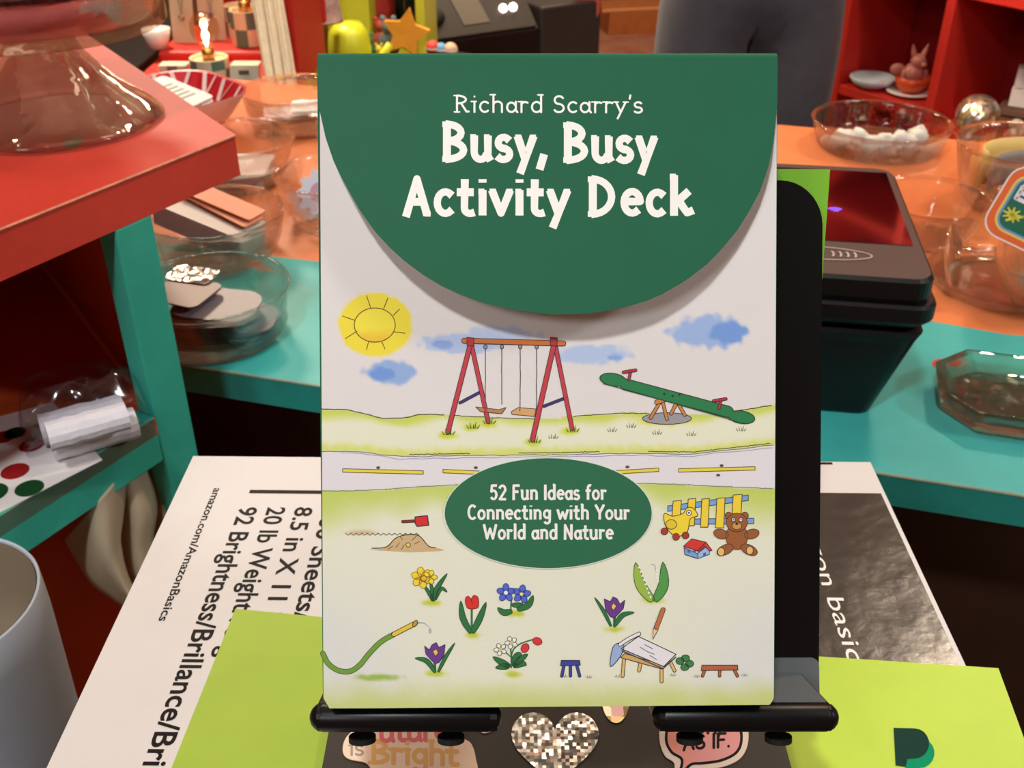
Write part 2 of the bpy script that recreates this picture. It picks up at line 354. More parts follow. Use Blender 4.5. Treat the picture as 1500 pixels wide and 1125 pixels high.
# painted fields on the top
e = 0.0
bo = [cp(cut(.165), .165)] + [cp(-.05 + .6*i/10, .172 + .035*i/10 + .01*sin(i*1.3)) for i in range(11)] + [cp(.8, .225), cp(1.05, .23)]
b.add([cp(cut(0), 0)] + [cp(1.05, 0)] + bo[::-1], [list(range(len(bo)+2))], 2)
b.add(bo + [cp(1.05, .62), cp(-.5, .62), cp(-.5, .42), cp(cut(.42), .42)], [list(range(len(bo)+4))], 3)
spot = atz(1385, 535, CZ + .0002); b.add([spot + V((.0085*cos(t*pi/12), .0085*sin(t*pi/12), 0)) for t in range(24)], [list(range(24))], 4)
b.add([cp(.8-.001, -.0004, CZ-.0006), cp(cut(0), -.0004, CZ-.0006), cp(cut(0), .0012, CZ+.00015), cp(.8, .0012, CZ+.00015)], [[0, 1, 2, 3]], 5)
b.build('countertop', [M_teal, M_teal_d, M_teal, M_orange, mat('red_spot', (205, 62, 52), .45), M_wood], cnt)
b = MB(); b.prism([cp(cut(.06)+.01, .06, FZ), cp(1.0, .06, FZ), cp(1.0, .6, FZ), cp(cut(.6)+.06, .6, FZ)], (0, 0, CZ-TH-FZ)); b.build('cabinet_body', M_dark, cnt)

# ------------------------------------------------------------------ pedestal under the ream, ream of paper
yaw = -.0154
rw = V((cos(yaw), sin(yaw), 0)); rd = V((-sin(yaw), cos(yaw), 0))
TL, TR = atz(283, 668, 0), atz(1275, 677, 0)
def rp(s, t, z=0): p = TL + rw*s + rd*t; return V((p.x, p.y, z))
RW = (TR - TL).length
b = MB(); b.prism([rp(.015, -.29, FZ), rp(RW-.015, -.29, FZ), rp(RW-.015, -.02, FZ), rp(.015, -.02, FZ)], (0, 0, -.0505-FZ)); 
tag(b.build('side_cabinet', M_dark, bevel=.003), 'dark wooden cabinet that carries the white ream of printer paper', 'cabinet')
M_ream = mat('ream_wrapper', (216, 212, 209), .55, vary=.015, scale=60, bump=.05, bscale=40)
M_black = mat('black_gloss_print', (36, 31, 28), .24, spec=.6, bump=.4, bscale=32, rgb2=(48, 42, 36), scale=160)
M_ink = mat('black_ink', (20, 16, 17), .5, spec=.15); M_wink = mat('white_ink', (240, 238, 232), .45)
b = MB(); b.prism([rp(0, -.216, -.05), rp(RW, -.216, -.05), rp(RW, 0, -.05), rp(0, 0, -.05)], (0, 0, .05))
def rl(px, py): p = atz(px, py, 0) - TL; return p.dot(rw), p.dot(rd)
xl = rl(560, 800)[0]; xr = rl(1290, 722)[0]; yt = rl(1210, 722)[1]
M_tmp = []
bb = MB(); 
def rect(mb, x0, y0, x1, y1, z, m): mb.add([rp(x0, y0, z), rp(x1, y0, z), rp(x1, y1, z), rp(x0, y1, z)], [[0, 1, 2, 3]], m)
rect(bb, xl, -.216, xr, yt, 6e-5, 1)
q0, q1 = rl(366, 719), rl(560, 719); rect(bb, q0[0], q0[1]-.0016, xl, q0[1]+.0006, 6e-5, 2)
q0, q1 = rl(1195, 681), rl(1219, 678); rect(bb, q0[0], -.002, q1[0], -.0004, 6e-5, 2)
def rtext(txt, px0, px1, cap_px, m, z):
    """a line of type running towards the viewer, its top towards +x: px0 / px1 = baseline start / end on the ream"""
    vs, fs, xm, xn = font_tris(txt, .017 if m == 2 else 0); a, c = rl(*px0), rl(*px1); cap = rl(*cap_px)[0] - a[0]
    k = (a[1] - c[1])/(xm - xn); kc = cap/.72
    bb.add([rp(a[0] + v[1]*kc, a[1] - (v[0]-xn)*k, z) for v in vs], fs, m)
rtext('amazon.com/AmazonBasics', (314, 715), (237, 910), (326, 715), 2, 8e-5)
rtext('92 Brightness/Brillance/Bri', (352, 743), (211, 1122), (379, 743), 2, 8e-5)
rtext('20 lb Weight/75 g/m', (393, 743), (309, 1000), (420, 743), 2, 8e-5)
rtext('8.5 in X 11 in/216 x', (434, 743), (349, 1030), (460, 743), 2, 8e-5)
rtext('500 Sheets/Feuilles', (474, 743), (403, 1040), (500, 743), 2, 8e-5)
rtext('amazon basics', (1162, 735), (1243, 990), (1185, 735), 3, 9e-5)
b.v_n = len(b.v); b.add(bb.v, bb.f, 0); b.m[-len(bb.f):] = bb.m
rm = b.build('paper_ream', [M_ream, M_black, M_ink, M_wink])
tag(rm, 'white wrapped ream of printer paper with black printed type and a glossy black panel', 'paper ream')

# lime cards on the ream
M_lime = mat('lime_card', (162, 190, 66), .45, spec=.3, vary=.04, scale=40, bump=.06, bscale=30)
M_lime2 = mat('lime_card_right', (178, 208, 62), .42, spec=.35, vary=.04, scale=40, bump=.06, bscale=30)
def card(name, px, z0, th, mats, label, cat, extra=None):
    b = MB(); b.prism([atz(*p, z0) for p in px], (0, 0, th), 0)
    if extra: extra(b)
    return tag(b.build(name, mats), label, cat)
card('lime_card', [(345, 893), (640, 921), (620, 1185), (228, 1185)], .0003, .0004, [M_lime], 'plain lime green card lying partly on the printed type of the white ream', 'card')
def pmark(b):
    z = .00085; P = lambda pts, dz: [atz(x, y, z + dz) for x, y in pts]
    k = [(1309, 1066), (1340, 1067)] + [(1340 + 21*cos(rad(a)), 1089 + 22*sin(rad(a))) for a in range(-70, 91, 20)] + [(1329, 1112), (1327, 1123), (1312, 1121)]
    g = [(1361, 1082)] + [(1347 + 22*cos(rad(a)), 1103 + 22*sin(rad(a))) for a in range(-50, 91, 20)] + [(1337, 1126), (1336, 1140), (1324, 1140), (1329, 1104), (1345, 1108), (1358, 1098)]
    b.add(P(g, 0), [list(range(len(g)))[::-1]], 1); b.add(P(k, .00006), [list(range(len(k)))[::-1]], 2)
card('lime_card', [(1110, 957), (1462, 980), (1537, 1185), (1169, 1185)], .0003, .0004, [M_lime2, mat('mark_green', (8, 140, 98), .6, spec=.1), mat('mark_dark', (22, 58, 49), .6, spec=.1)],
     'bright lime green card with a two-tone green letter mark, beside the black stand', 'card', pmark)
# ------------------------------------------------------------------ the boxed card deck
bw = V((cos(rad(1.3)), sin(rad(1.3)), 0)); LEAN = rad(29.6)
bu = V((-sin(rad(1.3))*sin(LEAN), cos(rad(1.3))*sin(LEAN), cos(LEAN))); bn = bw.cross(bu).normalized()
bp = atd(805, 560, .246); BT = .03
def face(px, py, off=0): return hit(px, py, bp + bn*off, bn)
deck = thing('card_deck_box', face(803, 1035, -BT/2), 'green and white boxed activity card deck standing upright on the black easel stand', 'card box')
M_prt = mat('printed_card', (255, 255, 255), .5, spec=.35, attr='ink')
M_green = mat('green_card', (32, 98, 70), .6, spec=.2, vary=.02, scale=80)
M_lett = mat('cream_print', (238, 234, 228), .5)
outl = [(464.5, 84), (1139, 88), (1134, 1022), (1127, 1032.5), (482, 1038), (473, 1024)]
mb = MB(); P0 = [face(*p) for p in outl]
mb.prism([p - bn*BT for p in P0][::-1], bn*(BT - 2e-5), 1)
hill = [(466,599),(508,600),(534,606),(561,613),(594,612),(614,607),(638,607),(688,610),(724,612),(800,614),(865,608),(908,605),(980,606),(1025,607),(1078,602),(1140,592)]
pathy = [(466,660),(471,661),(532,662),(560,666),(590,669),(700,667),(820,666),(900,664),(1016,665),(1132,652),(1140,651)]
road = [(466,719),(505,719),(560,717),(613,713),(671,710),(800,707),(937,708),(985,709),(1023,711),(1132,716),(1140,716)]
def mixc(a, b, t): t = max(0, min(1, t)); t = t*t*(3-2*t); return tuple(x + (y-x)*t for x, y in zip(a, b))
clouds = [(572,546,42,19,(140,168,212),.9),(560,548,20,11,(110,148,208),.9),(680,503,70,17,(170,188,222),.85),(650,504,18,7,(130,160,212),.8),(868,520,62,15,(172,190,222),.85),(900,524,14,6,(130,160,212),.8),(1038,486,62,26,(150,174,216),.9),(1066,487,32,17,(112,150,210),.85),(730,490,60,14,(176,192,222),.7)]
def wash(x, y):
    n1 = noise.noise(V((x*.022, y*.022, 1))); n2 = noise.noise(V((x*.09, y*.09, 5))); n3 = noise.noise(V((x*.3, y*.3, 9)))
    W = (217, 211, 208); c = W; yy = y + 1.2*n3
    h = interp(hill, x); p = interp(pathy, x); r = interp(road, x)
    if yy < h:
        for cx, cy, rx, ry, cc, s in clouds:
            d = sqrt(((x-cx)/rx)**2 + ((y-cy)/ry)**2) + .28*n2 + .2*noise.noise(V((x*.045, y*.06, 3)))
            if d < 1.05: c = mixc(c, cc, s*min(1, (1.05-d)/.3))
        d = sqrt(((x-550)/53)**2 + ((y-476)/46)**2) + .05*n2
        if d < 1.06: c = mixc(c, (230, 212, 60), (1.06-d)/.09)
        d = sqrt(((x-549)/30)**2 + ((y-476)/25)**2)
        if d < 1: c = mixc((238, 218, 66), (226, 186, 52), (y - 478 + 5*n2)/20)
    elif yy < p:
        c = mixc((194, 204, 86), (222, 222, 196), (y - h - 5*n1)/(17 + 5*n1)); c = mixc(c, (206, 212, 112), (y - p + 17 + 4*n2)/14)
        c = mixc(c, (214, 206, 40), .8*max(0, 1 - sqrt(((x-975)/70)**2 + ((y-618)/9)**2) + .35*n2))
        for tx, ty in ((655, 638), (715, 622), (782, 648), (835, 632), (690, 626)):
            c = mixc(c, (196, 206, 60), 1.3*max(0, 1 - sqrt(((x-tx)/20)**2 + ((y-ty)/8)**2) + .3*n2))
    elif yy < r: c = (218, 214, 216)
    else:
        ed = max(0, 1 - min(abs(x-466), abs(x-1140))/200.)
        c = mixc((188, 202, 100), (221, 221, 200), (y - r - 8*n1)/(36 + 46*ed + 10*n1))
        c = mixc(c, (214, 215, 208), .6*max(0, (y-800)/80.)*ed)
        c = mixc(c, (194, 203, 128), (y - 985 + 12*n1 + 3*n2)/52)
        for gx, gy, rx in ((633, 883, 20), (692, 930, 18), (755, 899, 22), (640, 987, 22), (752, 988, 18), (956, 879, 24), (900, 922, 18), (552, 992, 52)):
            c = mixc(c, (186, 196, 62) if rx < 40 else (150, 180, 80), 1.3*max(0, 1 - sqrt(((x-gx)/rx)**2 + ((y-gy)/7)**2) + .3*n2))
        c = mixc(c, (196, 170, 130), 1.1*max(0, 1 - sqrt(((x-530)/36)**2 + ((y-780)/5)**2) + .3*n2))
    return tuple(v*(1 + .012*n3) for v in c)
A = Art(face, bn, mb=mb, m=0)
NX, NY = 220, 300; vs = []; cs = []
for j in range(NY+1):
    y0 = 84 + j/NY*953.5
    for i in range(NX+1):
        t = i/NX; xa = 468 + (y0-84)/953*6; xb = 1138.4 - (y0-84)/953*5
        if y0 > 1023: xa += (y0-1023)*.6; xb -= (y0-1023)*.6
        x = xa + (xb-xa)*t; y = min(y0, 1038 - 5.5*t) if y0 > 1023 else y0
        vs.append(face(x, y)); cs.append(A.ink(wash(x, y)))
k = len(mb.v); mb.v += vs
for j in range(NY):
    for i in range(NX):
        a, b_, c_, d_ = j*(NX+1)+i, (j+1)*(NX+1)+i, (j+1)*(NX+1)+i+1, j*(NX+1)+i+1
        mb.f.append([k+a, k+b_, k+c_, k+d_]); mb.m.append(0); mb.c.append([cs[a], cs[b_], cs[c_], cs[d_]])
K = (52, 44, 44); OL = (70, 55, 50)
def wob(P, a=1, s=.15): return [(x + a*noise.noise(V((x*s, y*s, 2))), y + a*noise.noise(V((x*s, y*s, 7)))) for x, y in P]
def curve(tab, x0, x1, st=5): return [(x, interp(tab, x)) for x in range(x0, x1+1, st)]
A.line(wob(curve(hill, 470, 654)), 1.3, OL); A.line(wob(curve(hill, 662, 782)), 1.1, OL); A.line(wob(curve(hill, 840, 950)), 1.1, OL); A.line(wob(curve(hill, 1055, 1134)), 1.3, OL)
for (a, c) in ((600, 690), (760, 880), (950, 1130)):
    A.line([(x, interp(pathy, x) - 3 + 1.5*noise.noise(V((x*.6, 0, 0)))) for x in range(a, c, 2)], 1.2, (90, 85, 45))
A.line(wob(curve(pathy, 472, 1134), 1.5, .05), 1.1, (110, 105, 120)); A.line(wob([(x, y+3) for x, y in curve(pathy, 500, 1134)], 2.5, .04), 1, (150, 150, 170))
A.line(wob(curve(road, 472, 1134)), 1.1, (120, 120, 120))
# sun
A.line(arc(549, 476, 30, 25, 0, 360, 40), 1.3, (110, 84, 30))
for a, b_ in (((519, 469), (502, 463)), ((543, 451), (537, 433)), ((562, 452), (568, 437)), ((576, 462), (585, 453)), ((577, 486), (593, 488)), ((559, 500), (564, 511)), ((540, 500), (537, 512)), ((523, 485), (506, 496))): A.line([a, b_], 1.2, (110, 84, 30))
# swing set
def bar(P, Q, w, c, lay=3): A.line([P, Q], w+1.6, K, lay); A.line([P, Q], w-.4, c, lay+1)
RED = (188, 62, 72); NAVY = (62, 56, 110); TAN = (206, 160, 104)
bar((706, 573), (674, 590), 3.4, NAVY, 2); bar((828, 583), (797, 595), 3.4, NAVY, 2)
bar((690, 502), (715, 618), 5.5, RED, 4); bar((813, 504), (838, 628), 5.5, RED, 4); bar((690, 500), (656, 633), 6, RED, 6); bar((812, 502), (780, 644), 6.5, RED, 6)
for x, y2 in ((711, 594), (735, 592), (762, 602), (786, 602)):
    A.line(wob([(x, 505 + i*(y2-505)/9) for i in range(10)], .7), 1.2, (80, 66, 70), 4); A.ell(x, 508, 2.6, 3, (150, 140, 150), 5, line=K, lw=1)
A.fill([(697, 596), (731, 600), (741, 597), (735, 606), (704, 603)], (176, 130, 78), 5, OL)
A.fill([(749, 603), (759, 597), (785, 599), (783, 610), (750, 607)], TAN, 3, OL)
bar((680, 499), (825, 503), 7, (196, 112, 56), 8)
for x in (689, 811): A.fill([(x-5, 494), (x+5, 495), (x+5, 507), (x-5, 506)], (176, 56, 60), 11, K)
for x, y in ((656, 636), (716, 620), (782, 648), (838, 632), (692, 627)): A.tuft(x, y, 1.2, (62, 96, 40), 10)
for x, y in ((810, 642), (896, 632), (962, 636), (1012, 638), (924, 626), (1085, 631)): A.tuft(x, y, .9, (70, 80, 46), 4)
# seesaw (the board with its trestle on a stone)
A.ell(977, 613, 36, 8.5, (150, 148, 154), 3, line=K)
for P, Q in (((966, 590), (953, 612)), ((971, 590), (977, 614)), ((991, 590), (983, 606)), ((995, 594), (1003, 608))): bar(P, Q, 4, (196, 130, 70), 5)
bar((962, 589), (974, 585), 6, (196, 130, 70), 7)
GB = (44, 122, 74)
for lay, c, g in ((9, K, 1.3), (11, GB, 0)):
    A.line([(916, 563), (1066, 603)], 15 + 2*g, c, lay); A.ell(898, 556, 19+g, 8.5+g, c, lay, 9); A.ell(1086, 611, 19+g, 8.5+g, c, lay, 9)
A.line([(884, 562), (915, 570), (1062, 612), (1086, 620)], 1.2, (26, 80, 50), 12)
for x, y in ((973, 577), (985, 580), (995, 578)): A.ell(x, y, 1.7, 1.7, K, 13)
for (x, y) in ((921, 556), (1053, 598)): bar((x, y), (x+2, y-10), 3, (178, 52, 66), 13); bar((x-8, y-11), (x+10, y-14), 3.2, (178, 52, 66), 15)
# dashes on the path
for x0, x1, y0, y1 in ((502, 620, 689, 692), (649, 716, 690, 693), (898, 965, 692, 688), (994, 1106, 689, 686)):
    A.fill([(x0, y0-2.5), (x1, y1-2.5), (x1, y1+2.5), (x0, y0+2.5)], (222, 204, 70), 3, (90, 74, 30), 1)
for x, y in ((554, 685), (697, 685), (919, 684), (1057, 682), (1052, 696)): A.ell(x, y, 3, 2, (90, 76, 50), 3)
# spade and mound of soil
bar((590, 764), (610, 763), 3, (150, 42, 42), 4); A.fill([(608, 757), (626, 755), (628, 769), (611, 771), (608, 766)], (205, 50, 50), 6, K, 1.3)
A.fill(crom([(537, 805), (566, 802), (580, 788), (598, 783), (614, 785), (628, 799), (650, 806), (600, 809)], 5), (198, 170, 126), 3); A.line(crom([(545, 803), (566, 801), (580, 788), (598, 783), (614, 785), (628, 800), (638, 802)], 5), 1.3, OL, 4)
for x, y, q, z_ in ((585, 795, 580, 802), (592, 798, 588, 805), (604, 791, 610, 785), (607, 797, 614, 793), (590, 790, 586, 786), (575, 800, 568, 805)): A.line([(x, y), (q, z_)], 1, (110, 84, 54), 4)
A.ell(598, 798, 3.2, 3.2, (226, 200, 84), 5, line=OL)
A.line([(506 + 4*i, 781 + 3*(i % 2)) for i in range(28)], 1, (96, 80, 56), 3)
# toys
for (a, c, d, e_) in ((978, 1096, 745, 729), (1010, 1104, 764, 763)): A.fill([(a, d-4), (c, e_-4), (c, e_+4), (a, d+4)], (120, 160, 206), 4, K, 1)
for x0, x1, y0, y1 in ((985, 997, 734, 760), (1007, 1018, 731, 770), (1027, 1038, 731, 772), (1049, 1061, 730, 773), (1073, 1086, 725, 756)): A.fill([(x0+1, y0), (x1+1, y0-1), (x1-1, y1), (x0-1, y1)], (232, 202, 62), 6, OL, 1.1)
A.fill(crom([(973, 752), (985, 756), (1000, 752), (1006, 744), (1015, 744), (1022, 755), (1011, 760), (1007, 778), (996, 785), (984, 782), (974, 768)], 4, True), (232, 206, 60), 8, OL, 1.1)
A.ell(983, 768, 8, 7, (220, 190, 52), 10, line=OL); A.ell(1009, 751, 3.6, 3.8, (240, 238, 230), 10, line=K); A.ell(1009, 751, 1.3, 1.5, K, 12)
for x, y in ((973, 778), (990, 786), (1004, 784)): A.ell(x, y, 5, 5, (170, 60, 40), 11, line=OL)
A.fill([(1002, 802), (1022, 811), (1022, 818), (1003, 812)], (120, 158, 208), 6, K, 1); A.fill([(1022, 810), (1036, 800), (1039, 806), (1039, 812), (1022, 818)], (150, 182, 220), 6, K, 1)
A.fill([(1001, 800), (1013, 789), (1034, 794), (1022, 807)], (206, 60, 52), 8, K, 1); A.fill([(1034, 794), (1043, 806), (1039, 807), (1032, 800), (1024, 809), (1022, 806)], (206, 60, 52), 8, K, 1)
for x in (1009, 1017): A.fill([(x-2, 805), (x+2, 806), (x+2, 810), (x-2, 809)], (70, 100, 160), 8)
A.fill([(1030, 810), (1034, 809), (1034, 814), (1030, 816)], (70, 100, 160), 8)
BR = (150, 92, 54); OB = (96, 58, 34)
for x in (1067, 1091): A.ell(x, 755, 5, 5, BR, 8, line=OB)
for x, y, r in ((1056, 782, 35), (1101, 782, -35)): A.ell(x, y, 11, 7, BR, 8, r+20 if r < 0 else r-20, line=OB)
A.ell(1079, 786, 16, 19, BR, 9, line=OB)
for x, r in ((1062, -25), (1097, 25)): A.ell(x, 805, 13, 7, BR, 11, r, line=OB)
for x in (1056, 1097): A.ell(x if x < 1080 else 1098, 808 if x < 1080 else 806, 5, 6, (222, 184, 110), 13, line=OB)
A.ell(1079, 765, 15.5, 13.5, BR, 12, line=OB); A.ell(1079, 770, 7, 5.5, (196, 146, 84), 14, line=OB); A.ell(1079, 767, 2.2, 1.7, K, 16)
for x in (1074, 1085): A.ell(x, 761, 2.8, 2.8, (226, 220, 214), 14, line=K); A.ell(x, 761, 1, 1, K, 16)
# garden hose, drops
hz = crom([(473, 957), (481, 972), (496, 982), (513, 983), (527, 974), (541, 957), (558, 940), (577, 929)], 6)
A.line(hz, 8, (60, 90, 40), 5); A.line(hz, 6.2, (112, 152, 62), 6); bar((577, 929), (606, 914), 6, (222, 190, 58), 7); A.ell(608, 913, 3, 5, (190, 150, 50), 9, 30, line=OL)
A.line(crom([(613, 912), (622, 913), (630, 920)], 4), 2.4, (168, 172, 182), 5, .6); A.ell(630, 924, 2, 4, (168, 172, 182), 5)
# flowers
LG = (52, 112, 66); OG = (34, 76, 46)
def leaf(P, w, c=LG, lay=5):
    Q = crom(P, 5); n = len(Q); L_ = []; R_ = []
    for i, (x, y) in enumerate(Q):
        a, b_ = Q[max(i-1, 0)], Q[min(i+1, n-1)]; d = sqrt((b_[0]-a[0])**2 + (b_[1]-a[1])**2) or 1
        h = w/2*sin(pi*min(1, .12 + .88*i/(n-1)))**.8; L_.append((x-(b_[1]-a[1])/d*h, y+(b_[0]-a[0])/d*h)); R_.append((x+(b_[1]-a[1])/d*h, y-(b_[0]-a[0])/d*h))
    A.fill(L_ + R_[::-1], c, lay, OG, 1)
def petals(cx, cy, r, n, c, ol, w=.45, lay=7, rot=0, sq=1):
    for i in range(n):
        a = 360*i/n + rot; A.ell(cx + r*.55*cos(rad(a)), cy + r*.55*sq*sin(rad(a)), r*.5, r*w*.7, c, lay, a, line=ol, lw=.9)
leaf([(634, 880), (627, 866), (621, 858)], 5); leaf([(635, 880), (640, 862), (655, 840)], 7); leaf([(638, 878), (646, 862), (655, 867)], 5); leaf([(633, 880), (633, 864), (630, 852)], 5)
petals(618, 846, 15, 6, (234, 204, 60), (150, 116, 30), .5, 8, 20); petals(630, 845, 10, 5, (238, 212, 70), (150, 116, 30), .5, 11); A.ell(621, 847, 4.5, 4, (226, 176, 44), 14, line=OL)
leaf([(690, 927), (678, 905), (675, 880)], 9); leaf([(692, 927), (703, 905), (712, 882)], 9); A.line([(691, 926), (691, 890)], 3, LG, 6)
A.fill(crom([(682, 876), (686, 873), (690, 877), (694, 872), (700, 875), (701, 887), (697, 891), (686, 891), (682, 884)], 4, True), (206, 54, 48), 8, (130, 30, 30), 1); A.line([(690, 877), (692, 884)], 1, (130, 30, 30), 10)
leaf([(750, 895), (738, 897), (729, 890)], 9); leaf([(758, 893), (774, 886), (781, 872)], 9); leaf([(750, 886), (758, 886), (765, 884)], 7); A.line([(748, 895), (749, 878)], 2.2, LG, 5); A.line([(764, 892), (766, 878)], 2.2, LG, 5)
petals(741, 868, 13, 5, (82, 104, 196), (50, 60, 130), .5, 8, -90); petals(764, 870, 13, 5, (82, 104, 196), (50, 60, 130), .5, 8, -80); A.ell(741, 868, 3, 3, (230, 226, 224), 11); A.ell(764, 870, 2.5, 2.5, (236, 214, 120), 11)
for cx, s, by in ((637, 1, 984), (900, -1, 917)):
    q = lambda x, y: (cx + s*x, by - y)
    leaf([q(0, 0), q(-12, 16), q(-29, 20)], 7); leaf([q(5, 0), q(16, 22), q(29, 42)], 5); A.line([q(0, 0), q(0, 20)], 4, LG, 5)
    A.fill([q(0, 12), q(-13, 26), q(-15, 38), q(-8, 32), q(-4, 40), q(2, 43), q(6, 36), q(15, 40), q(13, 24), q(6, 14)], (104, 62, 136), 8, (60, 36, 84), 1); A.fill([q(-3, 30), q(2, 34), q(5, 28), q(1, 23)], (226, 190, 90), 10, OL, .8)
A.line(crom([(749, 978), (750, 956), (760, 944), (779, 937)], 5), 2, LG, 5); A.line([(750, 975), (748, 950)], 2.2, LG, 5); A.line([(748, 962), (735, 950)], 1.6, LG, 5)
for x, y in ((733, 951), (749, 941)): petals(x, y, 9, 5, (230, 228, 226), (96, 96, 80), .5, 8, 30); A.ell(x, y, 2.4, 2.4, (214, 196, 96), 11)
for x, y, r in ((787, 939, 20), (769, 949, -60)): A.ell(x, y, 7, 5.4, (206, 58, 62), 8, r, line=(130, 34, 40))
for P in ([(747, 976), (735, 970), (722, 962)], [(746, 976), (738, 976), (726, 978)], [(752, 976), (762, 966), (773, 958)], [(752, 976), (764, 972), (771, 974)], [(750, 970), (758, 960), (764, 958)]): leaf(P, 9)
leaf([(956, 880), (938, 856), (931, 824)], 15, (150, 180, 76)); leaf([(959, 880), (972, 856), (971, 823)], 15, (84, 150, 74))
for i in range(8): A.ell(936 + i*2.4, 831 + i*6.2, 1.5, 1.5, (236, 238, 226), 8)
for i in range(4): A.ell(962 + i*.6, 836 + i*5, 1.6, 1.6, (236, 238, 226), 8)
A.line(crom([(954, 827), (959, 828), (961, 838)], 4), .9, (150, 150, 150), 5)
# stools, drawing table, pencil
def stool(x0, x1, y, yb, c): A.fill([(x0, y-4), (x1, y-4), (x1+1, y+3), (x0-1, y+4)], c, 8, K, 1); [bar((a, y+4), (b_, yb), 3.4, c, 5) for a, b_ in ((x0+4, x0+1), ((x0+x1)/2, (x0+x1)/2), (x1-4, x1))]
stool(822, 849, 971, 990, (62, 70, 150)); stool(1028, 1080, 978, 990, (176, 98, 62))
for P, Q in (((914, 965), (912, 990)), ((938, 972), (936, 982)), ((969, 981), (969, 998)), ((982, 970), (988, 982))): bar(P, Q, 4, (214, 178, 112), 5)
A.fill([(909, 963), (971, 980), (975, 975), (915, 957)], (204, 162, 96), 7, K, 1)
A.fill(crom([(894, 976), (897, 950), (905, 942), (914, 946), (908, 962)], 4, True), (150, 172, 210), 8, K, 1.1)
A.fill([(910, 950), (935, 932), (990, 958), (972, 976)], (222, 220, 222), 9, K, 1.2); A.line([(911, 953), (971, 979), (990, 962)], 1.6, (70, 66, 84), 10)
A.line(crom([(908, 944), (920, 936), (936, 928)], 4), 6, K, 11); A.line(crom([(908, 944), (920, 936), (936, 928)], 4), 4, (226, 222, 224), 12)
for P in ([(938, 948), (948, 954), (958, 958)], [(944, 944), (956, 950)], [(952, 960), (962, 966)]): A.line(P, 1, (90, 90, 96), 11)
A.line([(971, 893), (960, 922)], 7.4, OL, 11); A.line([(971, 893), (961, 920)], 5.6, (186, 112, 66), 12); A.fill([(957, 920), (964, 922), (956, 936)], (226, 196, 150), 12, OL, .8)
for x, y in ((826, 992), (862, 993), (905, 992), (985, 990), (1090, 990), (1020, 992)): A.tuft(x, y, .6, (104, 108, 60), 4)
# clover leaf patch beside the table
for x, y in ((996, 968), (1010, 972), (1004, 964), (1003, 977)): A.ell(x, y, 6, 5, (70, 124, 74), 6, line=OG)
# green oval with the small print
A.ell(803, 751.5, 153, 82, (208, 216, 196), 14, n=64); A.ell(803, 751.5, 151.5, 80.5, (44, 104, 74), 15, n=64)
CR = (232, 230, 222)
A.text('52 Fun Ideas for', 717, 889, 731, 20, 3.6, CR, 16, .05, 0, True, .88); A.text('Connecting with Your', 684, 923, 760, 20, 3.6, CR, 16, .05, 0, True, .88); A.text('World and Nature', 707, 899, 789, 20, 3.6, CR, 16, .05, 0, True, .88)
carton = mb.build('carton', [M_prt, M_green], deck)

# flap: a half-round lid hinged at the top edge, standing off the face towards its tip
fl = [(80, 465.5), (100, 465), (155, 466.6), (202, 477), (240, 490), (273, 507), (308, 527), (339, 549), (362, 570), (382, 592), (403, 620), (420, 649), (434, 680), (446, 715), (453, 748), (458, 781), (460.5, 803)]
fr = [(80, 1139), (100, 1139.2), (155, 1138.6), (221, 1131), (250, 1124), (282, 1112.5), (312, 1096), (339, 1079), (364, 1058), (386, 1037), (410, 1006), (431, 970), (440, 950), (448, 923), (455, 890), (460, 857), (460.8, 803)]
def foff(py): t = max(0, (py-86)/375); return .0009 + .0080*t**1.15
def onflap(px, py): return face(px, py, foff(py))
FA = Art(onflap, bn, eps=1.6e-5, m=0); fm = FA.mb; rows = []
ys = [86 + (460.4-86)*(1-(1-i/44)**1.6) for i in range(45)]
for y in ys: xa, xb = interp(fl, y), interp(fr, y); rows.append([onflap(xa + (xb-xa)*j/24, y) for j in range(25)])
r0 = .0016; fold = [[p + bn*(-r0 + r0*cos(a)) + bu*(r0*sin(a)) for p in rows[0]] for a in [rad(90*(6-i)/6) for i in range(6)]]
back = [[p - bn*(BT-.0002) for p in fold[0]]]
allr = back + fold + rows; nv = len(allr)
fm.add([p for r in allr for p in r], [[i*25+j, (i+1)*25+j, (i+1)*25+j+1, i*25+j+1] for i in range(nv-1) for j in range(24)], 1)
und = [[p - bn*.0007 for p in r] for r in rows]; nb = len(rows)
fm.add([p for r in und for p in r], [[i*25+j+1, (i+1)*25+j+1, (i+1)*25+j, i*25+j] for i in range(nb-1) for j in range(24)], 2)
for j in (0, 24): fm.add([r[j] for r in rows] + [r[j] for r in und], [[i, i+1, i+1+nb, i+nb] for i in range(nb-1)], 1)
FA.text("Richard Scarry's", 664, 944, 164, 24, 3.0, CR, 2, .11, .004, fit=.9); FA.text('Busy, Busy', 646, 964, 233, 51, 10.6, CR, 2, .045, .008, True, .84); FA.text('Activity Deck', 588, 1018, 313, 51, 10.6, CR, 2, .045, .002, True, .84)
fm.build('flap', [M_prt, M_green, mat('flap_underside', (222, 214, 204), .7)], deck)

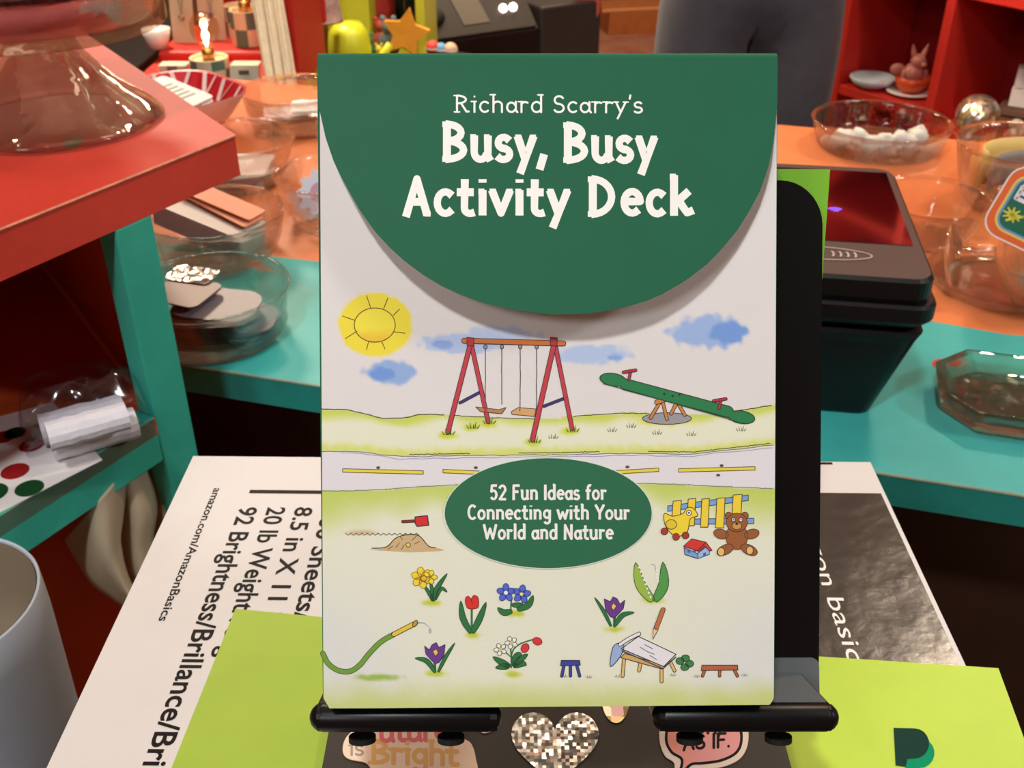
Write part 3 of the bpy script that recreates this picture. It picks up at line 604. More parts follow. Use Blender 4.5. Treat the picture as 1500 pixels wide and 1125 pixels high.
# ------------------------------------------------------------------ black easel stand
M_stand = mat('black_metal', (14, 14, 15), .34, spec=.3); M_pad = mat('black_rubber', (14, 14, 14), .7)
stand = thing('easel_stand', atz(815, 1075, .001), 'black metal easel stand holding the boxed card deck upright', 'stand')
PO = -BT - .0006; PT = .004
def plate(px, py): return face(px, py, PO)
bc = [(485, 1034), (485, 330)] + [(485 + 62 - 62*cos(rad(a)), 330 - 66*sin(rad(a))) for a in range(0, 91, 10)] + [(1143 + 62*sin(rad(a)), 330 - 66*cos(rad(a))) for a in range(0, 91, 10)] + [(1205, 330), (1199, 1034)]
b = MB(); b.prism([plate(*p) for p in bc][::-1], -bn*PT); b.build('back_plate', M_stand, stand, bevel=.0008)
ZB = .0055
by = face(803, 1036).y
def slab(name, xa, xb, xe):
    b = MB(); pts = []
    L0, R0 = face(xa, 1036, -.003), face(xb, 1036, -.003)
    dv = bn; th = .0068; rr = th/2
    prof = [(-(BT - .003) - .001, 0), (-.004, 0)] + [(-.004 + rr*sin(rad(a)), -rr + rr*cos(rad(a))) for a in range(20, 181, 20)] + [(-(BT-.003) - .001, -th)]
    top = -.0004
    def ring(p): return [p + bn*x + bu*(y + top) for x, y in prof]
    n = len(prof); A_, B_ = ring(L0), ring(R0); b.add(A_ + B_, [[i, (i+1) % n, (i+1) % n + n, i + n] for i in range(n)] + [list(range(n))[::-1], list(range(n, 2*n))])
    # the rolled front edge with round ends runs past the tray
    E0, E1 = face(xe[0], 1036, -.003), face(xe[1], 1036, -.003); sh = bn*(-.004) + bu*(-rr + top); d = (E1-E0).normalized()
    path = [E0 + d*(rr*(1-cos(t))) for t in (.25, .6, 1.0, 1.57)] + [E1 - d*(rr*(1-cos(t))) for t in (1.57, 1.0, .6, .25)]
    b2 = MB(); b2.tube([p + sh for p in path], [rr*sin(t)*1.04 for t in (.25, .6, 1.0, 1.57)] + [rr*sin(t)*1.04 for t in (1.57, 1.0, .6, .25)], 28)
    return b, b2
for xa, xb, xe in ((462, 728, (449, 735)), (968, 1222, (958, 1236))):
    b, b2 = slab('support_arm', xa, xb, xe); o = b.build('support_arm', M_stand, stand); b2.build('rolled_edge', M_stand, o, smooth=True)
    for xp in ((530, 660) if xa < 800 else (1010, 1140)):
        c = face(xp, 1036, -.012) - bu*.0072; b = MB(); b.lathe([(0, 0), (.0034, 0), (.0034, .0014), (0, .0014)], c, 16, axis=-bu); b.build('rubber_pad', M_pad, o)
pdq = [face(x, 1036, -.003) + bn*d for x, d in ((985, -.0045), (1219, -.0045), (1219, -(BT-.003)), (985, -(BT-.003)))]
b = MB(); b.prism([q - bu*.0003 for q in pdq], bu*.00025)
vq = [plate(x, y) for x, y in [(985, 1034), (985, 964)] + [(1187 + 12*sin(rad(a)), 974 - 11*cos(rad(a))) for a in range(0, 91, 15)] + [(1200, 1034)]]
b.prism(vq[::-1], bn*.0005); b.build('lit_ledge_band', mat('lit_ledge_grey', (104, 108, 110), .5), stand)  # paler grey band: light caught by the ledge, put into the colour
bx0, bx1 = atz(478, 1090, ZB).x, atz(1150, 1090, ZB).x
b = MB(); b.prism([(bx0, .145, .0012), (bx1, .145, .0012), (bx1, .335, .0012), (bx0, .335, .0012)], (0, 0, ZB-.0012)); base = b.build('base_plate', mat('base_black', (52, 47, 42), .5, spec=.4), stand, bevel=.0015)
pm = plate(842, 640) - bn*(PT + .004)
b = MB(); b.tube([V((pm.x, .315, ZB)), V((pm.x, .318, .03)), V((pm.x, pm.y + .01, pm.z - .02)), pm], .011, 14); b.build('support_neck', M_stand, stand, smooth=True)
cs_ = [face(*p, PO - PT - .0006) for p in ((1060, 247), (1216, 248), (1203, 430), (1060, 430))]
b = MB(); b.prism(cs_[::-1], -bn*.0006, 0); tag(b.build('lime_card', [mat('lime_card_back', (128, 190, 52), .4)]), 'green card tucked upright behind the back plate of the black stand', 'card')

# stickers lying on the base plate
def sticker(name, pts, z, mats, label, extra=None, th=.0003):
    b = MB(); b.prism([atz(*p, z) for p in pts][::-1], (0, 0, th), 0)
    if extra: extra(b, z + th)
    return tag(b.build(name, mats), label, 'sticker')
SZ = ZB + .0001
heart = []
for i in range(48):
    t = 2*pi*i/48; heart.append((813 + 64*sin(t)**3, 1092 - 4.0*(13*cos(t) - 5*cos(2*t) - 2*cos(3*t) - cos(4*t))))
sticker('heart_sticker', heart, SZ, [sparkle_mat('silver_glitter', (200, 195, 185), 900)], 'silver glitter heart sticker in the middle of the black base plate')
sticker('holographic_sticker', crom([(881, 1030), (886, 1046), (893, 1056), (901, 1060), (909, 1058), (916, 1050), (920, 1040), (923, 1030)], 4), SZ, [sparkle_mat('gold_foil', (228, 206, 170), 260, hue=True)], 'small pale gold holographic sticker poking out from under the card deck')
def aty_text(bld, txt, x0, x1, base, cap, w, m, z, slope=0, ser=0):
    a = Art(lambda x, y: atz(x, y, z), V((0, 0, 1)), eps=3e-5); a.text(txt, x0, x1, base, cap, w, (0, 0, 0), 1, ser, slope); bld.add(a.mb.v, a.mb.f, m)
def bub(b, z):
    P = crom([(976, 1085), (980, 1062), (1000, 1046), (1030, 1042), (1062, 1046), (1082, 1062), (1086, 1085), (1078, 1103), (1056, 1114), (1030, 1118), (1012, 1120), (996, 1135), (999, 1113), (984, 1102)], 5, True)
    b.add([atz(*p, z + 2e-5) for p in P], [list(range(len(P)))[::-1]], 1)
    n = len(P); a = Art(lambda x, y: atz(x, y, z), V((0, 0, 1)), eps=3e-5); a.line(P + [P[0]], 4, (0, 0, 0), 1); b.add(a.mb.v, a.mb.f, 2)
    aty_text(b, 'OOH,', 1001, 1058, 1074, 22, 4, 2, z + 2e-5); aty_text(b, 'AS IF.', 1000, 1070, 1098, 20, 4, 2, z + 2e-5, -.06)
sticker('speech_bubble_sticker', crom([(966, 1085), (970, 1058), (996, 1036), (1030, 1032), (1070, 1036), (1092, 1058), (1096, 1086), (1086, 1110), (1062, 1123), (1030, 1128), (1014, 1130), (986, 1152), (988, 1120), (974, 1108)], 5, True), SZ,
        [mat('sticker_edge', (246, 226, 212), .35), mat('bubble_pink', (244, 158, 140), .35, rgb2=(240, 168, 176), scale=40), M_ink], 'pink speech bubble sticker with hand-lettered words on the base plate', bub)
def fut(b, z):
    aty_text(b, 'Future', 533, 658, 1086, 30, 6.5, 1, z, -.02, .08); aty_text(b, 'is', 511, 534, 1106, 22, 3.5, 2, z, 0, .1); aty_text(b, 'Bright', 543, 672, 1117, 32, 7, 3, z, .03, .1)
sticker('lettered_sticker', crom([(502, 1100), (508, 1080), (530, 1062), (560, 1040), (640, 1036), (664, 1050), (674, 1078), (690, 1090), (697, 1112), (696, 1140), (640, 1160), (560, 1160), (545, 1130), (535, 1118), (510, 1112)], 5, True), SZ,
        [mat('sticker_cream', (244, 214, 190), .35), mat('lett_pink', (226, 96, 110), .4), mat('lett_grey', (160, 150, 136), .4), mat('lett_gold', (232, 176, 96), .4)], 'cream sticker with pink and gold lettering at the front of the base plate', fut)
sticker('pale_sticker', crom([(694, 1056), (708, 1050), (726, 1058), (722, 1070), (706, 1074)], 4, True), SZ, [mat('sticker_edge')], 'small pale sticker edge showing under the lip of the stand')
# ------------------------------------------------------------------ red-topped teal display unit at the side
RZ = .06; RT = .024
Ac = atz(345, 197, RZ); e1 = V((-.503, -.864, 0)).normalized(); en = V((.864, -.503, 0)).normalized(); e3 = V((-.576, .817, 0)).normalized()
unit = thing('display_unit', Ac + e1*.12 + V((-.08, .05, FZ - RZ)), 'red-topped display unit with teal posts and a teal-edged shelf', 'display shelf')
def un(px, py, back=0): return hit(px, py, Ac - en*back, en)
poly = [Ac, Ac + e3*.36, Ac + e3*.36 + e1*.45, Ac + e1*.45]
b = MB(); b.prism([p + V((0, 0, -RT)) for p in poly], (0, 0, RT), 0)
k = len(b.f); 
for q in (2, 3, 4, 5): pass
b.build('top_board', [M_red], unit, bevel=.0015)
b = MB(); z = RZ + .0002; d = atz(107, 209, z); b.add([d + e1*(.0062*cos(t*pi/12)) + e3*(.0062*sin(t*pi/12)) for t in range(24)], [list(range(24))]); b.build('painted_dot', mat('green_dot', (62, 120, 92), .4), unit)
# lighter worn edge along the top
b = MB(); b.tube([Ac + V((0, 0, -.0004)) + en*.0001, Ac + e1*.45 + V((0, 0, -.0004)) + en*.0001], .0007, 6); b.build('worn_edge', mat('worn_red_edge', (222, 140, 110), .7, vary=.25, scale=150), unit)
pl, pr = un(167, 332), un(223, 318)
sl = (pr - pl).dot(-e1); pd = .014
def upost(name, p, w, m):
    b = MB(); b.obox(V((p.x, p.y, FZ)), -e1*w, -en*pd, V((0, 0, RZ - RT - FZ)), 0); return b.build(name, m, unit, bevel=.001)
M_post = mat('teal_post', (56, 168, 146), .45, vary=.1, scale=25); M_postd = M_post
upost('post', pl, sl, M_post)
upost('post', pl + e1*.33, sl, M_post)
zs = un(120, 679).z; zb = un(120, 757).z
sb0 = V((pl.x, pl.y, zs)) - en*.0005
b = MB(); b.obox(sb0, e1*.33, -en*.024, V((0, 0, zb - zs))); b.build('shelf_rail', M_post, unit, bevel=.001)
M_inn = mat('dark_orange_panel', (205, 88, 42), .6, vary=.12, scale=12)
sw = e3*.30
b = MB(); b.prism([V((q.x, q.y, zs - .012)) for q in (sb0, sb0 + e1*.33, sb0 + e1*.33 + sw, sb0 + sw)], (0, 0, .0112)); b.build('shelf_board', M_inn, unit)
# far end panel and back panel inside
ps = V((pr.x, pr.y, FZ)) - en*.0145 - (-e1)*.006
b = MB(); b.obox(ps, sw, e1*.006, V((0, 0, RZ - RT - FZ))); b.build('end_panel', M_inn, unit)
b = MB(); b.obox(V((sb0.x, sb0.y, FZ)) + sw, e1*.36, e3*.006, V((0, 0, RZ - RT - FZ))); b.build('back_panel', M_inn, unit)
upost('post', pl + sw, sl, M_post)

# things on the unit's shelf
def sh(px, py, dz=0): return atz(px, py, zs - .0008 + dz)
b = MB(); pc = [sh(-60, 782, .0006), sh(150, 674, .0006), sh(78, 590, .0006), sh(-110, 640, .0006)]
b.prism(pc, (0, 0, .0004), 0)
for x, y, m, rx in ((5, 640, 1, 19), (22, 690, 1, 22), (43, 715, 2, 22), (-14, 722, 2, 26), (46, 652, 1, 20), (22, 634, 2, 18), (90, 678, 2, 0)):
    if rx: c = sh(x, y, .00115); r = rx*.00033; b.add([c + V((r*cos(t*pi/10), r*sin(t*pi/10), 0)) for t in range(20)], [list(range(20))], m)
tag(b.build('dotted_paper', [mat('white_paper', (228, 222, 220), .5), mat('dot_red', (150, 30, 30), .4), mat('dot_green', (20, 70, 36), .4)]), 'white paper with red and green dots lying on the teal-edged shelf', 'paper')
M_roll = mat('white_roll', (225, 222, 228), .6, vary=.05, scale=120, bump=.4, bscale=140)
bag = thing('plastic_bag', sh(140, 640), 'clear plastic bag holding white rolls on the teal-edged shelf', 'bag')
def roll(p, q, r):
    b = MB(); n = 8; b.tube([p.lerp(q, i/n) for i in range(n+1)], [r*(.93 + .1*random.random()) for i in range(n+1)], 14)
    return tag(b.build('paper_roll', M_roll, smooth=False), None, 'roll')
for P, Q, r, lb in ((sh(76, 652, .0105), sh(200, 618, .0105), .0092, 'white paper roll in the clear bag, nearer the shelf edge'), (sh(60, 630, .0105), sh(182, 600, .0105), .0095, 'white paper roll in the clear bag, deeper in the shelf'), (sh(70, 640, .0265), sh(186, 608, .0265), .008, 'white paper roll lying on top of the other two in the clear bag')):
    roll(P, Q, r)['label'] = lb
bc_ = sh(132, 640); bd = (sh(200, 618) - sh(66, 650)); bl = bd.length; bd.normalize(); bs = V((-bd.y, bd.x, 0))
b = MB()
def bagf(u, v):
    a = 2*pi*v; uu = 2*u-1; t = max(0, 1 - abs(uu)**4)**.5
    p = bc_ + bd*(uu*bl*.68) + bs*(.006 + .022*cos(a)*(.75 + .25*t)) + V((0, 0, .0006 + (.021 + .0205*sin(a))*(.1 + .9*t)))
    return p + V((noise.noise(p*90), noise.noise(p*90 + V((5, 0, 0))), 0))*.0025 + V((0, 0, abs(noise.noise(p*110))*.002))
b.sheet(bagf, 40, 36); b.build('plastic_film', film_mat('clear_film', (240, 240, 243), .09, .12), bag, smooth=True)

# glass cake stand on the red top
M_glass = glass_mat('clear_glass', mixf=.42); M_glassd = glass_mat('clear_glass_bowl', (252, 251, 249), mixf=.45)
fc = atz(85, 178, RZ); px_m = 1526/((fc - CAM).dot(V((0, cos(PITCH), -sin(PITCH)))))
fr_ = 150/px_m
cs = thing('cake_stand', fc, 'clear glass cake stand with a bell-shaped foot on the red table top', 'cake stand')
hz_ = .053
foot = [(fr_, .0), (fr_*1.005, .002), (fr_*.985, .004), (fr_*.86, .010), (fr_*.68, .018), (fr_*.51, .029), (fr_*.38, .039), (fr_*.32, .046), (fr_*.33, hz_)]
inn = [(r*.93 - .0015, max(0, z - .0025)) for r, z in foot[:-2]] + [(.004, .040), (0, .0395)]
b = MB(); b.lathe([(0, hz_)] + foot[::-1] + inn, fc + V((0, 0, .0003)), 48, wob=lambda a, i: 1 + .006*sin(8*a)); b.build('foot', M_glass, cs, smooth=True)
PR = .0715; pz = hz_ + .0004
plt = [(0, pz), (PR*.72, pz), (PR*.8, pz + .001), (PR*.99, pz + .002), (PR, pz + .003), (PR*1.0, pz + .024), (PR*.985, pz + .026), (PR*.965, pz + .024), (PR*.95, pz + .009), (PR*.9, pz + .007), (0, pz + .0068)]
b = MB(); b.lathe(plt, fc, 56); b.build('plate', M_glass, cs, smooth=True)
tt = thing('cupcake', fc + V((-.012, 0, pz + .0072)), 'dark brown ruffled block with a pink base standing on the glass cake stand', 'cake')
b = MB(); b.lathe([(0, 0), (.052, 0), (.054, .006), (.052, .012), (0, .012)], tt.location, 40); b.build('pink_base', mat('pink_base', (186, 84, 82), .6), tt, smooth=True)
b = MB(); b.lathe([(.05, .0125), (.0535, .017), (.053, .026), (.0535, .04), (.05, .05), (0, .052)], tt.location, 96, wob=lambda a, i: 1 + .02*sin(23*a + i) + .02*noise.noise(V((a*6, i, 0)))); b.build('brown_side', mat('brown_ruffle', (84, 40, 38), .75, vary=.3, scale=120, bump=.5, bscale=300), tt)

# ------------------------------------------------------------------ glass bowls on the counter
def bowl(px, py, r, rb, h, label, th=.0028, rim=.0018, rings=0, m=None, name='glass_bowl', seg=72, zb=CZ, rib=0):
    c = atz(px, py, zb) if not isinstance(px, V) else px
    t = thing(name, c, label, 'bowl'); z0 = .0003
    o = [(0, z0), (rb*.93, z0), (rb, z0 + .002)]
    n = 9
    for i in range(1, n+1):
        u = i/n; rr = rb + (r - rb)*(u**.6); zz = .002 + (h-.002)*u
        if rings and i in (2, 3): rr += .0015*(1 if i == 2 else -.3)
        o.append((rr, zz))
    o += [(r + rim, h + .0008), (r + rim*.6, h + rim), (r - .0005, h + rim*1.1)]
    inn_ = [(max(0, rr - th), max(zz, th + .001)) for rr, zz in o[2:-3]][::-1]
    b = MB(); b.lathe(o + inn_ + [(0, th + .001)], c, seg, wob=(lambda a, i: 1 + .022*abs(sin(rib*a/2))) if rib else None); b.build('bowl_body', m or M_glassd, t, smooth=True); return t, c
tA, cA = bowl(318, 490, .0525, .045, .037, 'clear glass bowl of silver stickers beside the teal post', rings=1)
tB, cB = bowl(322, 372, .054, .043, .036, 'clear glass bowl holding a slanted stack of white cards, behind the bowl of silver stickers', rib=16)
tC, cC = bowl(352, 268, .054, .036, .043, 'clear glass bowl with a flat white stack, beside the corner of the red table top')
tD, cD = bowl(438, 186, .056, .046, .04, 'clear glass bowl of pink and white papers at the far edge of the counter')
tE, cE = bowl(500, 322, .052, .04, .042, 'clear glass bowl with a scalloped white label, half hidden behind the card deck')
tF, cF = bowl(1284, 216, .067, .058, .027, 'wide clear glass bowl of white pieces in front of the red shelves')
tG, cG = bowl(1484, 302, .058, .040, .056, 'deep clear glass bowl with a wide grey and yellow ribbon curled inside', rib=18)
tM, cM = bowl(1350, 350, .047, .03, .036, 'empty clear glass bowl beside the card terminal screen', rib=14)
tP, cP = bowl(1462, 418, .052, .048, .0085, 'low clear glass dish next to the base of the card terminal', name='glass_dish')

# pink and red square bowl
pc_ = atz(258, 196, CZ); pb = thing('patterned_bowl', pc_, 'pale pink bowl with a red and white zigzag inside, behind the red table top', 'bowl')
def sq(r, z, n=48): return [pc_ + V((r*cos(a)*(1 + .07*cos(4*a)), r*sin(a)*(1 + .07*cos(4*a)), z)) for a in [2*pi*i/n + .5 for i in range(n)]]
def rings(b, rs, m, close0=True):
    n = 48; P = [sq(r, z) for r, z in rs]; b.add([p for q in P for p in q], [[i*n+j, i*n+(j+1) % n, (i+1)*n+(j+1) % n, (i+1)*n+j] for i in range(len(P)-1) for j in range(n)], m)
    if close0: b.add(P[0], [list(range(n))[::-1]], m)
b = MB(); rings(b, [(.035, .0005), (.04, .002), (.058, .022), (.073, .043), (.074, .0455)], 0); b.build('outer_wall', mat('pink_ceramic', (240, 208, 198), .35), pb, smooth=True)
b = MB(); rings(b, [(.033, .004), (.038, .006), (.055, .022), (.071, .0445), (.074, .0455)], 0)
P1, P0_ = sq(.0705, .0446), sq(.0525, .0215)
for j in range(0, 48, 4):
    A0, A1 = P1[j] + V((0, 0, .0006)), P1[(j+2) % 48] + V((0, 0, .0006)); B0 = P0_[(j+1) % 48] + V((0, 0, .0012))
    for q in (A0, A1):
        dd = (q - B0).cross(V((0, 0, 1))).normalized()*.0022; cc = (pc_ - q); cc.z = 0; cc = cc.normalized()*.0014
        b.add([q + dd + cc, q - dd + cc, B0 - dd + cc, B0 + dd + cc], [[0, 1, 2, 3]], 1)
b.build('inner_wall', [mat('red_glaze', (205, 36, 48), .35), mat('white_glaze', (236, 214, 208), .4)], pb)

def rrect(w, h, r, n=5):
    P = []
    for cx, cy, a0 in ((w/2-r, h/2-r, 0), (-w/2+r, h/2-r, 90), (-w/2+r, -h/2+r, 180), (w/2-r, -h/2+r, 270)): P += arc(cx, cy, r, r, a0, a0+90, n)
    return P
def sheetobj(name, outline, th, M, mats, label, cat, group=None, deco=None):
    b = MB(); b.prism([M @ V((x, y, 0)) for x, y in outline], M.to_3x3() @ V((0, 0, th)), 0)
    if deco: deco(b, M @ Matrix.Translation((0, 0, th + 3e-5)))
    return tag(b.build(name, mats), label, cat, group)
def TR_(c, yaw_=0, tilt=0, ax='X'): return Matrix.Translation(c) @ Matrix.Rotation(yaw_, 4, 'Z') @ Matrix.Rotation(tilt, 4, ax)
# silver stickers fanned in the first bowl
M_sil = mat('silver_sticker', (138, 133, 140), .42, vary=.06, scale=60); M_brn = mat('brown_sticker', (112, 74, 66), .4)
M_hol = sparkle_mat('rainbow_foil', (200, 205, 200), 420)
for i in range(9):
    c = cA + V((-.008 + .0018*i, .004 - .0016*i, .006 + .0027*i)); sheetobj('silver_sticker', rrect(.058, .038, .014), .0012, TR_(c, -.45 + .03*i, .10), [M_sil], 'rounded silver sticker fanned out in the long stack in the front glass bowl', 'sticker', 'silver stickers in the long stack')
for i in range(6):
    c = cA + V((.025 + .0011*i, -.008 - .0010*i, .006 + .0026*i)); sheetobj('silver_sticker', rrect(.032, .034, .013), .0012, TR_(c, -.3 + .05*i, .12), [M_sil], 'rounded silver sticker in the short stack against the glass of the front bowl', 'sticker', 'silver stickers in the short stack')
sheetobj('brown_sticker', rrect(.040, .034, .006), .0012, TR_(cA + V((-.016, -.002, .0335)), -.4, .06), [M_brn], 'brown sticker sheet lying on the long stack of silver stickers', 'sticker')
sheetobj('foil_sticker', rrect(.034, .020, .004), .0008, TR_(cA + V((-.016, .019, .0365)), -.3, .1), [M_hol], 'rainbow foil sticker lying at the back of the front glass bowl', 'sticker')
# slanted stack of white cards
M_wc = mat('white_card', (226, 220, 214), .5); M_pk = mat('peach_card', (240, 164, 130), .5)
for i in range(10):
    c = cB + V((-.004, -.003 + .0006*i, .020 + .0015*i)); o = sheetobj('white_card', rrect(.082, .036, .002), .0011, TR_(c, -.42, .20, 'Y'), [M_wc], 'white card in the slanted stack in the glass bowl near the red corner', 'card', 'white cards in the slanted stack')
for i in range(2): sheetobj('peach_card', rrect(.070, .022, .003), .0011, TR_(cB + V((.004, .010 + .004*i, .0365 + .003*i)), -.55 + .1*i, .20, 'Y'), [M_pk], ['peach card directly on the slanted white stack', 'topmost peach card above the slanted white stack'][i], 'card')
for i in range(7): sheetobj('white_card', rrect(.074, .052, .004), .0014, TR_(cC + V((-.006, -.004, .006 + .0021*i)), -.15 + .02*i, .02), [M_wc], 'white card in the level stack in the glass bowl beside the red table top', 'card', 'white cards in the level stack')
for i, (dx, dy, yw, m) in enumerate(((-.012, .0, .3, (236, 180, 186)), (.014, .006, -.4, (240, 232, 226)), (.0, -.016, .9, (226, 196, 190)), (.02, -.012, .1, (246, 240, 236)))):
    sheetobj('paper_piece', rrect(.046, .03, .004), .001, TR_(cD + V((dx, dy, .016 + .0034*i)), yw, .08), [mat('paper_%d' % i, m, .45)], ['pink paper lowest in the far glass bowl', 'white paper second from the bottom in the far glass bowl', 'dusty pink paper third up in the far glass bowl', 'white paper topmost in the far glass bowl'][i], 'paper')
def scal(n=10, r=.018): return [((r + .0022*cos(n*a))*cos(a), (r + .0022*cos(n*a))*sin(a)) for a in [2*pi*i/84 for i in range(84)]]
def decoE(b, M): b.add([M @ V((.009*cos(a), .009*sin(a), 0)) for a in [pi*i/12 for i in range(24)]], [list(range(24))], 1)
sheetobj('scalloped_label', scal(), .0012, TR_(cE + V((-.0125, -.014, .030)), 0, rad(58)), [mat('label_white', (222, 224, 236), .4), mat('label_red', (206, 150, 170), .4)], 'white scalloped label with a red centre in the half hidden glass bowl', 'label', None, decoE)
def decoP(b, M):
    for i in range(5): x = -.014 + .007*i; b.add([M @ V((x-.0018, -.011, 0)), M @ V((x+.0018, -.011, 0)), M @ V((x+.0028, .011, 0)), M @ V((x-.0008, .011, 0))], [[0, 1, 2, 3]], 1)
for i in range(4): sheetobj('white_label', rrect(.062, .042, .005), .0013, TR_(pc_ + V((.010, -.008, .034 + .0040*i)), -.5 + .04*i, .25, 'Y'), [mat('label_paper', (238, 234, 230), .45), mat('grey_print', (150, 152, 140), .5)], ['white label at the bottom of the packet in the red and white bowl', 'white label second from the bottom in the red and white bowl', 'white label third up in the red and white bowl', 'white label with grey stripes topmost in the red and white bowl'][i], 'label', None, decoP if i == 3 else None)
# white pieces in the wide bowl
M_pc = mat('white_piece', (226, 220, 206), .6, vary=.1, scale=60)
for i in range(9):
    a = rad(190 + 20*i); R_ = .038 + .004*(i % 2); c = cF + V((R_*cos(a)*1.0, R_*sin(a)*.55 + .002, .011 + .002*(i % 3)))
    b = MB(); b.sphere(c, (.0095, .008, .0085), 12, 8); b.v = [p + V((noise.noise(p*160), noise.noise(p*160 + V((3, 0, 0))), noise.noise(p*160 + V((0, 7, 0)))))*.003 for p in b.v]
    tag(b.build('white_piece', M_pc, smooth=True), 'small crumpled white piece in the wide glass bowl before the red shelves', 'trinket', 'white pieces in the wide glass bowl')
# curled ribbon in the deep bowl
M_rib = mat('grey_ribbon', (150, 132, 120), .45); M_yel = mat('yellow_ribbon', (244, 206, 120), .5)
rb_ = thing('ribbon_roll', cG + V((.004, 0, .006)), 'grey ribbon curled with a yellow inner band in the deep glass bowl', 'ribbon')
b = MB(); b.sheet(lambda u, v: cG + V((.004 + .046*cos(pi*(-.05 + 1.1*u)), -.012 + .046*sin(pi*(-.05 + 1.1*u))*.7, .016 + .040*v)), 36, 4); b.build('yellow_band', M_yel, rb_, smooth=True, solid=.001)
b = MB(); b.sheet(lambda u, v: cG + V((.004 + .040*cos(pi*(.0 + 1.0*u)), -.020 + .036*sin(pi*u)*.7, .012 + .030*v + .008*sin(pi*u))), 36, 4); b.build('grey_band', M_rib, rb_, smooth=True, solid=.0014)
# goblet lying on its side with a round-cornered sticker propped on it
gx = atz(1452, 446, CZ) + V((0, 0, .040)); ga = V((.80, -.52, .28)).normalized()
gb = thing('glass_goblet', gx + V((0, 0, -.04)), 'clear glass goblet tipped on its side over the low glass dish', 'goblet')
b = MB(); b.lathe([(.0, -.004), (.010, -.003), (.024, .0), (.0365, .010), (.041, .022), (.042, .036), (.0405, .036), (.0385, .022), (.034, .0115), (.022, .003), (0, .0015)], gx, 48, axis=ga); b.build('cup', M_glassd, gb, smooth=True)
b = MB(); b.lathe([(0, -.005), (.006, -.006), (.005, -.016), (.007, -.028), (.022, -.032), (.024, -.034), (.022, -.0355), (0, -.036)], gx, 36, axis=ga); b.build('stem', M_glassd, gb, smooth=True)
sc_ = atd(1510, 308, .655); n_s = V((-.28, -.86, .42)).normalized(); sx = V((.9, -.38, -.18)); sx = (sx - n_s*sx.dot(n_s)).normalized(); sy = n_s.cross(sx)
MS = Matrix((( sx.x, sy.x, n_s.x, sc_.x), (sx.y, sy.y, n_s.y, sc_.y), (sx.z, sy.z, n_s.z, sc_.z), (0, 0, 0, 1))) @ Matrix.Rotation(rad(-8), 4, 'Z') @ Matrix.Scale(.92, 4)
def decoS(b, M):
    for i, (w, h, m) in enumerate(((.046, .050, 1), (.0375, .0415, 2), (.0345, .0385, 3), (.0315, .0355, 4))): b.add([M @ V((x, y, 4e-5*(i+1))) for x, y in rrect(w, h, .012 - .0015*i)], [list(range(24))], m)
    a = Art(lambda x, y: M @ V((x, y, 3e-4)), V((0, 0, 0)))
    for P in ([(-.0125, .002), (-.0125, .012)], [(-.013, .003), (-.005, .003)], [(-.013, .0075), (-.006, .0075)], [(-.013, .012), (-.005, .012)], [(.006, .012), (-.001, .012), (-.001, .003), (.006, .003)]): a.line(P, .0028, (0, 0, 0), 1)
    b.add(a.mb.v, a.mb.f, 5)
    y_ = Art(lambda x, y: M @ V((x, y, 3.4e-4)), V((0, 0, 0)))
    for k in range(9):
        t = rad(20 + 40*k); y_.line([(-.009, -.008), (-.009 + .0065*cos(t), -.008 + .0052*sin(t))], .002, (0, 0, 0), 1, .0008)
    y_.line([(-.011, -.013), (-.002, -.006)], .0015, (0, 0, 0), 1)
    b.add(y_.mb.v, y_.mb.f, 6)
sheetobj('square_sticker', rrect(.048, .052, .013), .0006, MS, [mat('sticker_white', (240, 236, 232), .35), mat('st_orange', (236, 104, 44), .35), mat('st_yellow', (244, 200, 96), .35), mat('st_blue', (110, 160, 200), .35), mat('st_green', (26, 104, 78), .35), mat('st_letter', (236, 226, 232), .4), mat('st_flower', (226, 214, 66), .4)],
         'green sticker with orange, yellow and blue border propped among the glassware', 'sticker', None, decoS)
# faceted heavy glass dish near the counter's edge
cH = atz(1494, 602, CZ); gd = thing('faceted_dish', cH, 'heavy clear glass dish with chamfered corners near the counter edge', 'dish')
oc = [(-.052, -.018), (-.032, -.040), (.032, -.040), (.052, -.018), (.052, .018), (.032, .040), (-.032, .040), (-.052, .018)]
Rg = Matrix.Rotation(rad(-16), 3, 'Z')
def oct_(s, z): return [cH + Rg @ V((x*s, y*s, 0)) + V((0, 0, z)) for x, y in oc]
b = MB(); L_ = [oct_(.80, .0004), (oct_(.9, .003)), oct_(1.0, .016), oct_(.97, .018), oct_(.88, .017), oct_(.74, .008)]; n = 8
b.add([p for q in L_ for p in q], [[i*n+j, i*n+(j+1) % n, (i+1)*n+(j+1) % n, (i+1)*n+j] for i in range(len(L_)-1) for j in range(n)] + [list(range(8))[::-1], list(range(40, 48))]); b.build('dish_body', glass_mat('thick_glass', (244, 244, 238), mixf=.8), gd, bevel=.0012)
cO = atz(1500, 452, CZ) + V((.006, 0, 0)); bowl(cO, 0, .020, .015, .036, 'small clear glass tumbler beside the tipped goblet', name='glass_tumbler')
